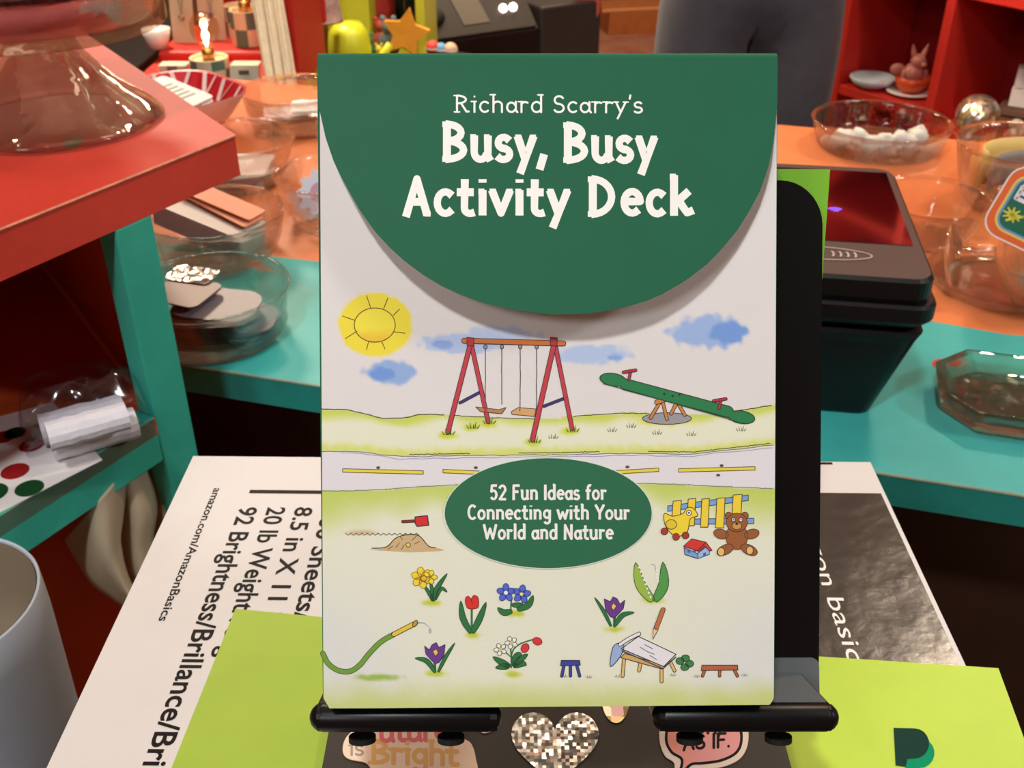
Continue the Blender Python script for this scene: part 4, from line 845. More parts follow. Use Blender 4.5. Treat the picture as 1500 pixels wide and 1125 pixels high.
# ------------------------------------------------------------------ card terminal in its dock
M_blk = mat('black_plastic', (16, 16, 17), .38, spec=.45); M_scr = mat('dark_screen', (10, 7, 10), .05, spec=1, coat=1); M_bez = mat('terminal_face', (84, 74, 67), .32, spec=.5)
tw = V((cos(rad(-9)), sin(rad(-9)), 0)); tn = V((-tw.y, tw.x, 0)); UP = V((0, 0, 1))
p0 = atz(1287, 610, CZ)
term = thing('card_terminal', p0 - tw*.045 + tn*.03, 'black card payment terminal sitting in its dock on the teal counter', 'card terminal')
def tp(x, y, z): q = p0 + tw*x + tn*y; return V((q.x, q.y, CZ + .0004 + z))
def rr3(x0, x1, y0, y1, r, z, n=6, zt=0):
    P = []
    for cx, cy, a0 in ((x1-r, y1-r, 0), (x0+r, y1-r, 90), (x0+r, y0+r, 180), (x1-r, y0+r, 270)): P += [(x, y) for x, y in arc(cx, cy, r, r, a0, a0+90, n)]
    return [tp(x, y, z + zt*(y - y0)) for x, y in P]
def loft(b, L, m=0, cap=(1, 1)):
    n = len(L[0]); b.add([p for q in L for p in q], [[i*n+j, i*n+(j+1) % n, (i+1)*n+(j+1) % n, (i+1)*n+j] for i in range(len(L)-1) for j in range(n)], m)
    if cap[0]: b.add(L[0], [list(range(n))[::-1]], m)
    if cap[1]: b.add(L[-1], [list(range(n))], m)
W = .104; p0 = p0 - tw*.004
b = MB(); loft(b, [rr3(-W, -.001, .001, .075, .008, 0), rr3(-W-.001, .0, .0, .078, .009, .002), rr3(-W-.008, .017, -.004, .12, .012, .052), rr3(-W-.010, .0195, -.005, .124, .012, .0580), rr3(-W-.007, .017, -.002, .122, .012, .060)])
b.build('dock', M_blk, term)
b = MB(); loft(b, [rr3(-W+.002, .012, .001, .12, .010, .0602), rr3(-W+.002, .012, .001, .12, .010, .065)]); b.build('dock_neck', M_blk, term)
sl_ = .0
b = MB(); loft(b, [rr3(-W-.005, .0195, -.006, .155, .012, .0652), rr3(-W-.008, .0225, -.009, .158, .013, .069), rr3(-W-.008, .0225, -.009, .158, .013, .0775), rr3(-W-.006, .0205, -.007, .156, .012, .079)]); b.build('lower_case', M_blk, term)
b = MB(); loft(b, [rr3(-W-.004, .0175, -.005, .166, .011, .0792, zt=.02), rr3(-W-.005, .0185, -.006, .167, .012, .082, zt=.02), rr3(-W-.005, .0185, -.006, .167, .012, .0925, zt=.02), rr3(-W-.003, .0165, -.004, .165, .011, .0945, zt=.02)], 0, (1, 0)); b.add(rr3(-W-.003, .0165, -.004, .165, .011, .0945, zt=.02), [list(range(28))], 1); b.build('handset', [M_blk, M_bez], term)
zt_ = .0949
def tf(x, y, dz=0): return tp(x, y, zt_ + .02*(y + .004) + dz)
b = MB(); b.add([tf(-W, .040), tf(.012, .040), tf(.0125, .157), tf(-W, .157)], [[0, 1, 2, 3]], 0)
b.build('screen', [M_scr], term)
b = MB(); a = Art(lambda x, y: tf(x, y, 2e-4), V((0, 0, 0))); cxl, cyl = -.048, .0215
a.line([(cxl + .034*cos(t*pi/24), cyl + .0085*sin(t*pi/24)) for t in range(49)], .0009, (0, 0, 0), 1)
for i in range(4): a.line([(cxl + .0105 + .0042*i + (.0018)*cos(t), cyl + .0042*sin(t)) for t in [(-1 + .2*k) for k in range(11)]], .0012, (0, 0, 0), 1)
a.line([(cxl - .012, cyl - .003), (cxl + .004, cyl - .001), (cxl + .006, cyl + .002), (cxl - .010, cyl + .003)], .0009, (0, 0, 0), 1)
b.add(a.mb.v, a.mb.f, 0); b.build('tap_symbol', mat('symbol_print', (190, 176, 166), .4), term)
b = MB(); a = Art(lambda x, y: tf(x, y, 2e-4), V((0, 0, 0)))
x0, y0 = -.0285, .083
for i in range(3): a.line([(x0 + (.0022 + .0018*i)*cos(t), y0 + (.0022 + .0018*i)*sin(t)*1.2) for t in [rad(45 + 9*k) for k in range(11)]], .0012, (0, 0, 0), 1)
for i in range(5): a.line([(x0 - .030 + .0042*i, y0 + .0005), (x0 - .030 + .0042*i, y0 + .004)], .0014, (0, 0, 0), 1)
b.add(a.mb.v, a.mb.f, 0); b.build('screen_icons', mat('screen_glow', (110, 70, 255), .4, emit=2.2), term)

# ------------------------------------------------------------------ things below the display unit
M_bin = mat('grey_bin', (186, 196, 208), .45, vary=.03, scale=30)
bt = atd(-104, 882, .432); rr_ = (atd(48, 882, .432) - bt).length; H_ = .26; bb_ = V((bt.x, bt.y, bt.z - H_))
bn_ = thing('waste_bin', bb_, 'pale grey round waste bin below the teal-edged shelf', 'bin')
b = MB(); b.lathe([(0, 0), (rr_*.86, 0), (rr_*.88, .006), (rr_*1.01, H_-.02), (rr_, H_-.001), (rr_*.985, H_), (rr_*.965, H_-.001), (rr_*.96, H_-.03), (rr_*.8, .02), (0, .015)], bb_, 64); b.build('bin_body', M_bin, bn_, smooth=True)
b = MB(); b.lathe([(rr_*.955, H_-.0012), (rr_*.945, H_-.006), (rr_*.93, H_-.03), (rr_*.8, H_-.07), (0, H_-.072)], bb_, 64); b.build('bin_liner', mat('beige_liner', (150, 134, 112), .6), bn_, smooth=True)
st2 = thing('step_stool', V((bb_.x, bb_.y, FZ)), 'dark wooden stool under the pale grey waste bin', 'stool'); hs = bb_.z - FZ - .0006
b = MB(); b.box((bb_.x, bb_.y, FZ + hs - .0125), (.13, .13, .025)); b.build('seat', M_dark, st2, bevel=.003)
for sx in (-1, 1):
    for sy in (-1, 1): b = MB(); b.box((bb_.x + sx*.05, bb_.y + sy*.05, FZ + (hs - .026)/2), (.022, .022, hs - .026)); b.build('leg', M_dark, st2)
M_bag = mat('beige_paper', (172, 156, 130), .7, vary=.06, scale=20)
pbag = thing('paper_bundle', atd(185, 860, .62), 'beige paper sheets curling down under the teal-edged shelf', 'paper')
def curl(P, Q, w0, w1, dep0, dep1, name):
    b = MB()
    C = crom(P, 8); D = crom(Q, 8); n = len(C)
    def fn(u, v):
        i = min(n-1, int(round(u*(n-1)))); x = C[i][0] + (D[i][0]-C[i][0])*v; y = C[i][1] + (D[i][1]-C[i][1])*v
        return atd(x, y, dep0 + (dep1-dep0)*u - .022*sin(pi*v))
    b.sheet(fn, n-1, 12); b.build(name, M_bag, pbag, smooth=True, solid=.0006)
curl([(95, 790), (130, 850), (165, 878), (195, 900), (235, 950)], [(190, 680), (180, 760), (178, 800), (196, 860), (250, 920)], 0, 0, .60, .63, 'paper_sheet')
curl([(150, 690), (168, 780), (180, 850), (210, 900), (250, 940)], [(215, 680), (230, 740), (225, 790), (235, 830), (270, 860)], 0, 0, .625, .655, 'paper_sheet')
curl([(195, 670), (220, 740), (228, 790), (236, 830), (262, 870)], [(232, 660), (252, 700), (262, 740), (262, 780), (285, 800)], 0, 0, .65, .68, 'paper_sheet')
fl_ = atz(205, 1000, FZ)

# ------------------------------------------------------------------ person in dark trousers beyond the counter
hp = atd(1106, -40, 2.06); hx, hy = hp.x, hp.y
per = thing('person', V((hx, hy, FZ)), 'person in dark navy trousers standing behind the counter, seen from the hips down', 'person')
def skin(name, nodes, edges, m, parent, root=0, sub=2):
    me = bpy.data.meshes.new(name); off = parent.location
    me.from_pydata([tuple(V(n[:3]) ) for n in nodes], edges, []); me.materials.append(m)
    o = bpy.data.objects.new(name, me); COL.objects.link(o); o.parent = parent
    md = o.modifiers.new('skin', 'SKIN'); md.use_smooth_shade = True
    sv = me.skin_vertices[0].data if me.skin_vertices else None
    if sv is None:
        bpy.context.view_layer.objects.active = o; bpy.ops.mesh.customdata_skin_add(); sv = me.skin_vertices[0].data
    for i, n in enumerate(nodes): sv[i].radius = n[3:5] if len(n) > 4 else (n[3], n[3]); sv[i].use_root = (i == root)
    s2 = o.modifiers.new('sub', 'SUBSURF'); s2.levels = sub; s2.render_levels = sub
    return o
M_skin = mat('skin_tone', (205, 160, 135), .5); M_jean = mat('dark_denim', (60, 62, 74), .8, vary=.12, scale=40, bump=.3, bscale=260, sheen=.2); M_shirt = mat('black_shirt', (40, 40, 44), .8); M_hair = mat('brown_hair', (60, 42, 32), .6); M_shoe = mat('black_shoe', (30, 28, 28), .5)
# body: pelvis, spine, neck, head, arms with fingers, legs (local metres, feet on z = 0; facing away down the shop)
N_ = [(0, 0, .98, .11, .08), (0, .01, 1.12, .12, .09), (0, .0, 1.34, .15, .10), (0, 0, 1.45, .06), (0, .01, 1.53, .058), (0, .02, 1.60, .078, .088), (0, .015, 1.70, .075, .085)]
E_ = [(0, 1), (1, 2), (2, 3), (3, 4), (4, 5), (5, 6)]
def chain(start, pts):
    k = start
    for p in pts: N_.append(p); E_.append((k, len(N_)-1)); k = len(N_)-1
    return k
for s in (-1, 1):
    w = chain(2, [(s*.17, 0, 1.40, .055), (s*.21, .05, 1.14, .042), (s*.16, .22, 1.12, .03), (s*.11, .26, 1.12, .028, .016), (s*.08, .28, 1.12, .033, .013)])
    for j in range(4): chain(w, [(s*.045, .29, 1.09 + .018*j, .0085), (s*.018, .288, 1.092 + .018*j, .008), (s*(.002 + .006*(j % 2)), .276 + .012*(s > 0), 1.094 + .017*j, .007)])
    chain(w-1, [(s*.085, .255, 1.15, .010), (s*.06, .262, 1.18, .009), (s*.045, .27, 1.19, .008)])
    chain(0, [(s*.09, 0, .80, .06, .06), (s*.10, .0, .5, .05), (s*.105, -.01, .1, .042), (s*.11, .01, .045, .04), (s*.115, .12, .035, .035, .03)])
body = skin('body', N_, E_, M_skin, per)
JN = [(0, 0, .95, .155, .125), (0, 0, 1.02, .15, .12)]; JE = [(0, 1)]
for s in (-1, 1):
    k = 0
    for p in ((s*.088, 0, .86, .105, .115), (s*.095, 0, .70, .096, .105), (s*.10, .01, .5, .08), (s*.105, 0, .28, .07), (s*.11, -.005, .09, .066)): JN.append(p); JE.append((k, len(JN)-1)); k = len(JN)-1
jeans = skin('trousers', JN, JE, M_jean, per)
SN = [(0, 0, 1.04, .165, .125), (0, .0, 1.2, .14, .11), (0, 0, 1.36, .17, .115), (0, 0, 1.43, .09)]; SE = [(0, 1), (1, 2), (2, 3)]
for s in (-1, 1): SN += [(s*.18, 0, 1.39, .072), (s*.212, .035, 1.2, .062)]; SE += [(2, len(SN)-2), (len(SN)-2, len(SN)-1)]
skin('shirt', SN, SE, M_shirt, per)
b = MB(); b.sphere(per.location + V((0, -.01, 1.68)), (.098, .105, .105), 24, 16); b.build('hair', M_hair, per, smooth=True)
for s in (-1, 1):
    b = MB(); b.sphere(per.location + V((s*.113, .06, .03)), (.05, .14, .045), 20, 12); b.v = [V((p.x, p.y, max(p.z, FZ + .002))) for p in b.v]; b.build('shoe', M_shoe, per, smooth=True)
for s in (-1, 1):
    b = MB(); b.sphere(per.location + V((s*.03, .097, 1.625)), .011, 12, 8); b.build('eye', mat('eye_white', (235, 232, 228), .2), per, smooth=True)
    b = MB(); b.sphere(per.location + V((s*.085, .01, 1.61)), (.012, .022, .032), 12, 8); b.build('ear', M_skin, per, smooth=True)
b = MB(); b.tube([per.location + V((0, .095, 1.63)), per.location + V((0, .125, 1.595)), per.location + V((0, .105, 1.583))], [.008, .014, .01], 10); b.build('nose', M_skin, per, smooth=True)
b = MB(); b.sphere(per.location + V((0, .092, 1.555)), (.024, .012, .007), 14, 8); b.build('mouth', mat('lips', (170, 96, 88), .5), per, smooth=True)

# ------------------------------------------------------------------ red cubby shelves
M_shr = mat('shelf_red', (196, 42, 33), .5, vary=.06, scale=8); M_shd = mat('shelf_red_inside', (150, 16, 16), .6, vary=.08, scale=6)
sz0 = -.5; S0 = atz(1359, 163, sz0); sa = V((-.556, .831, 0)).normalized(); sbk = V((.831, .556, 0)).normalized()
cub = thing('cubby_shelf', S0 + sbk*.12 + V((0, 0, FZ - sz0)), 'red painted wall of cubby shelves holding small ornaments', 'shelf unit')
cw = .285; ch = .285; dp = .26; bt_ = .024
def cs3(s, d, z): q = S0 + sa*s + sbk*d; return V((q.x, q.y, z))
topz = sz0 + 6*ch
for i in range(-3, 2):
    x = cw*i - (.012 if True else 0)
    b = MB(); b.obox(cs3(x, 0, FZ), sa*bt_, sbk*dp, V((0, 0, topz - FZ))); b.build('upright', M_shr, cub, bevel=.003)
lv = {}
for j in (-1, 0, 1, 2, 3, 4, 5, 6):
    for i in range(-3, 1):
        dz = -.03 if i < 0 and j == 0 else 0
        b = MB(); b.obox(cs3(cw*i + .0125, .002, sz0 + ch*j - bt_ + dz), sa*(cw - bt_ - .001), sbk*(dp-.004), V((0, 0, bt_))); b.build('shelf_board', M_shr, cub, bevel=.002)
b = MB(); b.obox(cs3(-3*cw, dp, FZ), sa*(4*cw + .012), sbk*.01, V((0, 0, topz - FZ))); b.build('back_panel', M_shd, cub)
def on(px, py, z): return atz(px, py, z)
def cub_at(px, d, z):
    lo, hi = -2*cw, 2*cw                      # along the shelf, the picture column falls as s grows
    for _ in range(40):
        s = (lo + hi)/2; r = cs3(s, d, z) - CAM; x = 750 + F*r.x/(r.dot(V((0, cos(PITCH), -sin(PITCH)))))
        lo, hi = (s, hi) if x > px else (lo, s)
    return cs3(s, d, z)
# ornaments
q = on(1276, 128, sz0); dsh = thing('small_dish', q, 'pale blue oval dish with a tiny pink motif on the red shelf', 'dish')
b = MB(); b.lathe([(0, .0005), (.03, .0005), (.05, .014), (.057, .026), (.055, .028), (.046, .018), (0, .012)], q, 40); b.build('dish_body', mat('pale_blue_glaze', (200, 214, 222), .25), dsh, smooth=True)
b = MB(); b.sphere(q + V((.02, -.018, .0185)), (.006, .006, .003), 10, 6); b.build('pink_motif', mat('pink_motif', (226, 150, 140), .4), dsh, smooth=True)
q = on(1332, 138, sz0); sau = thing('teacup_ornament', q, 'orange teacup ornament with a small pink animal figure on a white saucer', 'ornament')
b = MB(); b.lathe([(0, .0005), (.03, .0005), (.058, .008), (.057, .011), (.03, .006), (0, .006)], q, 36); b.build('saucer', mat('white_china', (232, 224, 216), .3), sau, smooth=True)
b = MB(); b.lathe([(0, .0065), (.022, .0065), (.036, .02), (.042, .045), (.039, .045), (.034, .024), (0, .018)], q, 32); b.tube([q + V((.04, 0, .038)), q + V((.056, 0, .036)), q + V((.056, 0, .02)), q + V((.036, 0, .018))], .004, 8); b.build('cup', mat('orange_glaze', (216, 84, 40), .3), sau, smooth=True)
M_fig = mat('pink_glass_figure', (190, 120, 105), .25)
b = MB(); b.sphere(q + V((0, 0, .052)), (.028, .024, .026), 16, 10); b.sphere(q + V((.004, -.006, .082)), (.019, .018, .018), 16, 10); b.sphere(q + V((.012, -.022, .078)), (.008, .008, .007), 10, 8)
for s in (-1, 1): b.lathe([(.007, 0), (.006, .012), (.0, .03)], q + V((.004 + s*.011, 0, .096)), 8, axis=V((s*.3, 0, 1))); b.sphere(q + V((s*.026, -.006, .048)), (.008, .009, .016), 10, 8)
b.sphere(q + V((-.042, 0, .062)), (.018, .008, .014), 12, 8)
b.build('animal_figure', M_fig, sau, smooth=True)
zr = sz0 - .03
q = cub_at(1424, .012, zr); gbx = thing('glitter_globe', q, 'glittering gold glass ball on the red shelf', 'ornament')
b = MB(); b.sphere(q + V((0, 0, .0485)), .048, 32, 20); b.build('ball', sparkle_mat('gold_glitter', (232, 206, 166), 110, hue=True), gbx, smooth=True)
b = MB(); b.lathe([(.026, .0005), (.028, .002), (.024, .006), (0, .006)], q, 24); b.build('ball_base', mat('ball_base', (200, 180, 160), .3), gbx, smooth=True)
M_wn = mat('worn_brown', (78, 52, 40), .7, vary=.2, scale=30); M_wh = mat('white_carton', (214, 206, 204), .6)
def boxthing(name, px, py, z, d, rz, m, label, cat, extra=None, bevel=.002):
    q = on(px, py, z) if not isinstance(px, V) else px; t = thing(name, q, label, cat); b = MB(); b.box(q + V((0, 0, d[2]/2 + .0003)), d, rz); b.build('box_body' if not extra else extra, m, t, bevel=bevel); return q, t
crt, tc_ = boxthing('wooden_crate', cub_at(1500, .15, zr), 0, 0, (.13, .09, .055), rad(-34), M_wn, 'dark brown wooden crate at the back of the red shelf', 'crate', 'crate_side')
b = MB(); R2 = Matrix.Rotation(rad(-34), 3, 'Z')
for k_ in range(3): b.box(crt + R2 @ V((0, -.047, .012 + .018*k_)), (.134, .004, .012), rad(-34))
b.build('slat', mat('crate_slat', (104, 74, 58), .7), tc_)
for j, (w, dz, lb) in enumerate(((.052, .0563, 'white carton directly on the brown crate'), (.050, .1, 'white carton stacked on top of the lower white carton'))):
    boxthing('white_carton', crt + R2 @ V((-.02, 0, dz)), 0, 0, (w, .05, .043), rad(-30 + 6*j), M_wh, lb, 'box')
boxthing('white_carton', crt + R2 @ V((.038, 0, .0563)), 0, 0, (.04, .05, .03), rad(-20), M_wh, 'short white carton beside the stacked pair on the brown crate', 'box')
q = cub_at(1490, .035, zr); fz = thing('frosted_ornament', q, 'frosted grey-green crystal ornament at the edge of the red shelf', 'ornament')
b = MB()
for k_ in range(7): a = k_*.9; b.sphere(q + V((.022*cos(a), .018*sin(a), .018 + .012*(k_ % 3))), .016, 10, 6)
b.build('crystal_cluster', mat('frosted_glass', (150, 150, 132), .3, vary=.2, scale=80), fz)
boxthing('white_carton', cub_at(1548, .05, zr), 0, 0, (.035, .04, .07), rad(-34), M_wh, 'upright white carton behind the frosted crystal ornament', 'box')
zq = sz0 + ch
boxthing('white_carton', cs3(cw*.18, .05, zq), 0, 0, (.05, .06, .05), rad(-34), mat('cream_tin', (226, 214, 200), .5), 'cream carton on the upper red shelf', 'box')
boxthing('dark_carton', cs3(cw*.33, .08, zq), 0, 0, (.03, .06, .07), rad(-34), mat('dark_tin', (70, 60, 54), .5), 'dark carton behind the cream carton on the upper red shelf', 'box')

# ------------------------------------------------------------------ red display bench with cards, cups and a filament lamp
dL = 1.95
def dl(px, py, d=dL): return atd(px, py, d)
f0, f1 = dl(232, 74), dl(436, 74); zt2 = f0.z
bench = thing('red_bench', V(((f0.x+f1.x)/2, f0.y + .15, FZ)), 'red tiered display bench beyond the bowls, carrying cups and jewellery cards', 'display bench')
xL, xR, yF = f0.x, f1.x, f0.y; h2 = zt2 - dl(300, 108).z
b = MB(); b.box(((xL+xR)/2, yF + .10, zt2 - .05/2 - .0), (xR-xL, .22, .05)); b.build('upper_step', M_shr, bench, bevel=.006)
zt3 = dl(310, 113, 1.86).z; 
b = MB(); b.box(((xL+xR)/2, yF - .02, zt3 - .02), (xR-xL+.02, .26, .04)); b.build('lower_step', M_shr, bench, bevel=.006)
b = MB(); b.box(((xL+xR)/2, yF + .06, (zt3 - .045 + FZ)/2), (xR-xL-.04, .22, zt3 - .045 - FZ)); b.build('plinth', M_shr, bench)
b = MB(); b.box(((xL+xR)/2, yF + .115, (zt2 - .05 + zt3)/2), (xR-xL-.02, .14, zt2-.05-zt3)); b.build('riser', M_shr, bench)
b = MB(); b.box(((xL+xR)/2 + .02, yF + .225, zt2 + .2), (xR-xL, .02, .4)); b.build('back_board', M_shr, bench, bevel=.004)
b = MB(); b.box((xR + .008, yF + .06, zt2 + .17), (.016, .30, .46)); b.build('side_board', M_shr, bench, bevel=.004)
# jewellery cards leaning on the back board
M_kr = mat('kraft_card', (206, 184, 152), .7, vary=.04, scale=40)
for i, (x0, x1) in enumerate(((242, 276), (279, 318))):
    a, c = dl(x0, 66), dl(x1, 66); w = c.x - a.x; cx = (a.x + c.x)/2; q = V((cx, yF + .055 + .02*i, zt2 + .001))
    t = thing('jewellery_card', q, ['kraft card with a thin necklace, nearer the dark corner', 'kraft card with a small blue pendant behind the filament lamp'][i], 'jewellery card')
    ex, ez = V((w, 0, 0)), V((0, .035, .16)); b = MB(); b.obox(q - ex/2, ex, V((0, .002, 0)), ez); b.build('backing_card', M_kr, t)
    ch_ = [q + ez*.95 + V((-w*.2, -.0015, 0)), q + ez*.55 + V((-w*.12, -.0015, 0)), q + ez*.30 + V((0, -.002, 0)), q + ez*.55 + V((w*.12, -.0015, 0)), q + ez*.95 + V((w*.2, -.0015, 0))]
    b = MB(); b.tube(ch_, .0009, 6); b.build('necklace_chain', mat('brass', (150, 120, 70), .35, metal=.9), t)
    b = MB(); b.sphere(q + ez*.28 + V((0, -.004, 0)), (.006, .003, .006), 12, 8); b.build('pendant', mat('pendant_%d' % i, [(170, 150, 120), (80, 84, 120)][i], .3, metal=.3), t, smooth=True)
# checkered cups
M_cr = mat('cream_glaze', (226, 206, 172), .4); M_gg = mat('grey_green_glaze', (98, 124, 104), .4)
def checker(name, q, r, h, label, cat, part, candle=False, ph=0):
    t = thing(name, q, label, cat); b = MB(); n = 8; m_ = 4
    for j in range(2):
        for i in range(n):
            vs = []
            for zz in (h*j/2, h*(j+1)/2):
                vs += [q + V((r*cos(a), r*sin(a), zz + .0006)) for a in [2*pi*(i + k/m_)/n + ph for k in range(m_+1)]]
            b.add(vs, [[k, k+1, k+2+m_, k+1+m_] for k in range(m_)], (i + j) % 2)
    b.lathe([(r, h + .0006), (r*.96, h + .002), (r*.9, h), (r*.88, h*.85), (0, h*.85)], q, 32, 0); b.add([q + V((r*cos(2*pi*i/32), r*sin(2*pi*i/32), .0006)) for i in range(32)], [list(range(32))[::-1]])
    b.build(part, [M_cr, M_gg], t); return t
def lamp_at(q, label, r, h, ph, lit):
    t = checker('filament_lamp', q, r, h, label, 'lamp', 'checkered_base', ph=ph)
    b = MB(); b.lathe([(0, h*.86), (.011, h*.86), (.011, h + .014), (.008, h + .016), (0, h + .016)], q, 20); b.build('socket', mat('brass_socket', (190, 140, 80), .3, metal=.9), t, smooth=True)
    b = MB(); b.lathe([(.0085, h + .015), (.012, h + .022), (.02, h + .032), (.0255, h + .046), (.025, h + .06), (.018, h + .072), (.008, h + .0775), (0, h + .078)], q, 32); o = b.build('glass_bulb', film_mat('bulb_glass_%s' % lit, (252, 240, 222), .16, .03), t, smooth=True)
    b = MB(); b.tube([q + V((0, 0, h + .020)), q + V((0, 0, h + .028)), q + V((0, 0, h + .038)), q + V((0, 0, h + .050))], [.0012, .003, .0065, .0015], 12); b.build('filament', mat('filament_lit', (255, 214, 150), .5, emit=26 if lit else 3), t, smooth=True)
    if lit:
        l = bpy.data.lights.new('filament_light', 'POINT'); l.energy = .5; l.color = (1, .7, .4); l.shadow_soft_size = .006; lo = bpy.data.objects.new('filament_light', l); COL.objects.link(lo); lo.location = q + V((0, -.0, h + .044)) - q; lo.parent = t
q = dl(310, 113, 1.86); q = V((q.x, q.y, zt3 + .0003)); lamp_at(q, 'glowing filament bulb on a checkered cream and green base', .034, .034, .35, True)
q = V((dl(357, 60).x, yF + .05, zt2 + .0003)); lamp_at(q, 'checkered cream and green lamp at the side of the upper red step', .031, .062, .2, False)
q = V((dl(336, 60).x, yF + .11, zt2 + .0003)); checker('checkered_cup', q, .028, .058, 'checkered green and cream cup behind the lamp on the upper red step', 'cup', 'cup_body', ph=.8)
# small tiles
for i, (x, y) in enumerate(((366, 131), (262, 112))):
    q = dl(x, y, 1.86 + .02*i); q = V((q.x, q.y, zt3 + .0003)); t = thing('small_box', q, ['small white gift box beside the glowing filament bulb', 'low white gift box behind the red and white bowl'][i], 'box'); b = MB(); b.obox(q + V((-.028, -.02, 0)), (.05, 0, 0), (0, .03, .0), (0, .012 - .012*i, .026 - .006*i)); b.build('box_body', mat('pale_box', (214, 204, 180), .5), t, bevel=.001)
    b = MB(); b.box(q + V((-.003, -.0205 + .006*(1-i), .012)), (.018, .001, .014)); b.build('box_print', mat('box_print', (120, 110, 100), .5), t)
# hanging scarf
a0, a1 = dl(366, 0, 1.83), dl(412, 0, 1.83); top = V(((a0.x + a1.x)/2, a0.y, a0.z + .05)); bot = dl(412, 128, 1.74)
t = thing('scarf', V((bot.x, bot.y, bot.z)), 'long beige woven scarf hanging in front of the red bench', 'scarf'); w0, w1 = (a1.x - a0.x), dl(432, 128, 1.74).x - dl(388, 128, 1.74).x
b = MB(); b.sheet(lambda u, v: top.lerp(bot, u) + V(((v-.5)*(w0 + (w1-w0)*u), .006*sin(v*19 + u*2) + .003*sin(v*41), 0)), 24, 48); b.build('scarf_cloth', mat('woven_beige', (196, 182, 158), .85, vary=.08, scale=90, bump=.5, bscale=400), t, smooth=True, solid=.003)
b = MB(); b.tube([top + V((-.04, 0, .004)), top + V((.04, 0, .004))], .004, 8); b.tube([top + V((0, 0, .004)), top + V((0, .03, .09)), V((top.x, yF + .215, top.z + .09))], .003, 8); b.build('hanger_rail', mat('brass'), t)
# white flower pot shape and black box at the corner
q = V((dl(228, 75).x, yF + .02, zt2 + .0004)); t = thing('white_cup', q, 'small white cup at the corner of the upper red step', 'cup'); b = MB(); b.lathe([(0, 0), (.018, 0), (.027, .035), (.025, .035), (.016, .006), (0, .006)], q, 24); b.build('cup_body', mat('white_china'), t, smooth=True)
q = V((xL - .13, yF + .15, FZ)); t = thing('black_cabinet', q, 'black cabinet standing beside the red bench', 'cabinet'); b = MB(); b.box(q + V((0, 0, (zt2 - .02 - FZ)/2)), (.2, .4, zt2 - .02 - FZ)); b.build('cabinet_body', M_blk, t, bevel=.004)
b = MB(); b.box(q + V((.0, -.203, (zt2 - FZ)/2)), (.17, .006, (zt2-FZ)*.8)); b.build('door', M_blk, t, bevel=.002)

# ------------------------------------------------------------------ lime cabinet with trinkets
dG = 2.5
g0, g1, g2 = atd(440, 80, dG), atd(545, 80, dG), atd(618, 80, dG)
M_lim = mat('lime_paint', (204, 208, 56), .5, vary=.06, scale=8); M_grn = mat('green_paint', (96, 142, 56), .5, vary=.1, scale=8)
cab = thing('lime_cabinet', V(((g0.x+g2.x)/2, g0.y + .2, FZ)), 'lime green painted cabinet with an open bay of colourful toys', 'cabinet')
zt4 = .25; hh = zt4 - FZ
b = MB(); b.box(((g0.x+g1.x)/2, g0.y + .2, FZ + hh/2), (g1.x-g0.x, .4, hh)); b.build('side_block', M_lim, cab, bevel=.004)
b = MB(); b.box((g2.x, g0.y + .2, FZ + hh/2), (.022, .4, hh)); b.build('end_board', M_lim, cab, bevel=.002)
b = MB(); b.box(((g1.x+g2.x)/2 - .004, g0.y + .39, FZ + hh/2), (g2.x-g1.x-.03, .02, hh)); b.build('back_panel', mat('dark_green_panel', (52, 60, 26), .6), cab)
zsh = atd(580, 84, dG).z
for z_ in (zsh - .012, zsh + .32): b = MB(); b.box(((g1.x+g2.x)/2 - .005, g0.y + .2, z_), (g2.x-g1.x-.024, .36, .022)); b.build('shelf_board', M_lim, cab)
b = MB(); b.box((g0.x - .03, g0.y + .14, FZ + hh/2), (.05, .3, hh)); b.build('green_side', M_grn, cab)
b = MB(); b.box((atd(482, 60, dG).x, g0.y - .003, FZ + hh/2), (.008, .006, hh*.96)); b.build('door_gap_strip', mat('brown_strip', (110, 80, 30), .6), cab)
q = atd(513, 80, 2.42); top_ = atd(513, 24, 2.42).z; t = thing('watering_can', V((q.x, q.y, top_ - .16)), 'lime green watering can on a small stand before the lime cabinet', 'watering can'); hb = top_ - .16
b = MB(); c_ = V((q.x, q.y, 0)); b.lathe([(0, hb), (.05, hb), (.052, hb + .004), (.05, hb + .10), (.046, hb + .135), (.03, hb + .156), (0, hb + .16)], c_, 32); b.build('can_body', mat('lime_enamel', (206, 214, 48), .35), t, smooth=True)
b = MB(); b.tube([c_ + V((.045, 0, hb + .035)), c_ + V((.07, -.005, hb + .075)), c_ + V((.095, -.01, hb + .11))], [.012, .011, .009], 12); b.build('spout', mat('lime_enamel'), t, smooth=True)
b = MB(); b.lathe([(0, FZ), (.06, FZ), (.06, hb - .0006), (0, hb - .0006)], c_, 24); st_ = thing('plant_stand', V((q.x, q.y, FZ)), 'dark round pedestal under the lime watering can', 'pedestal'); b.build('pedestal_body', M_dark, st_)
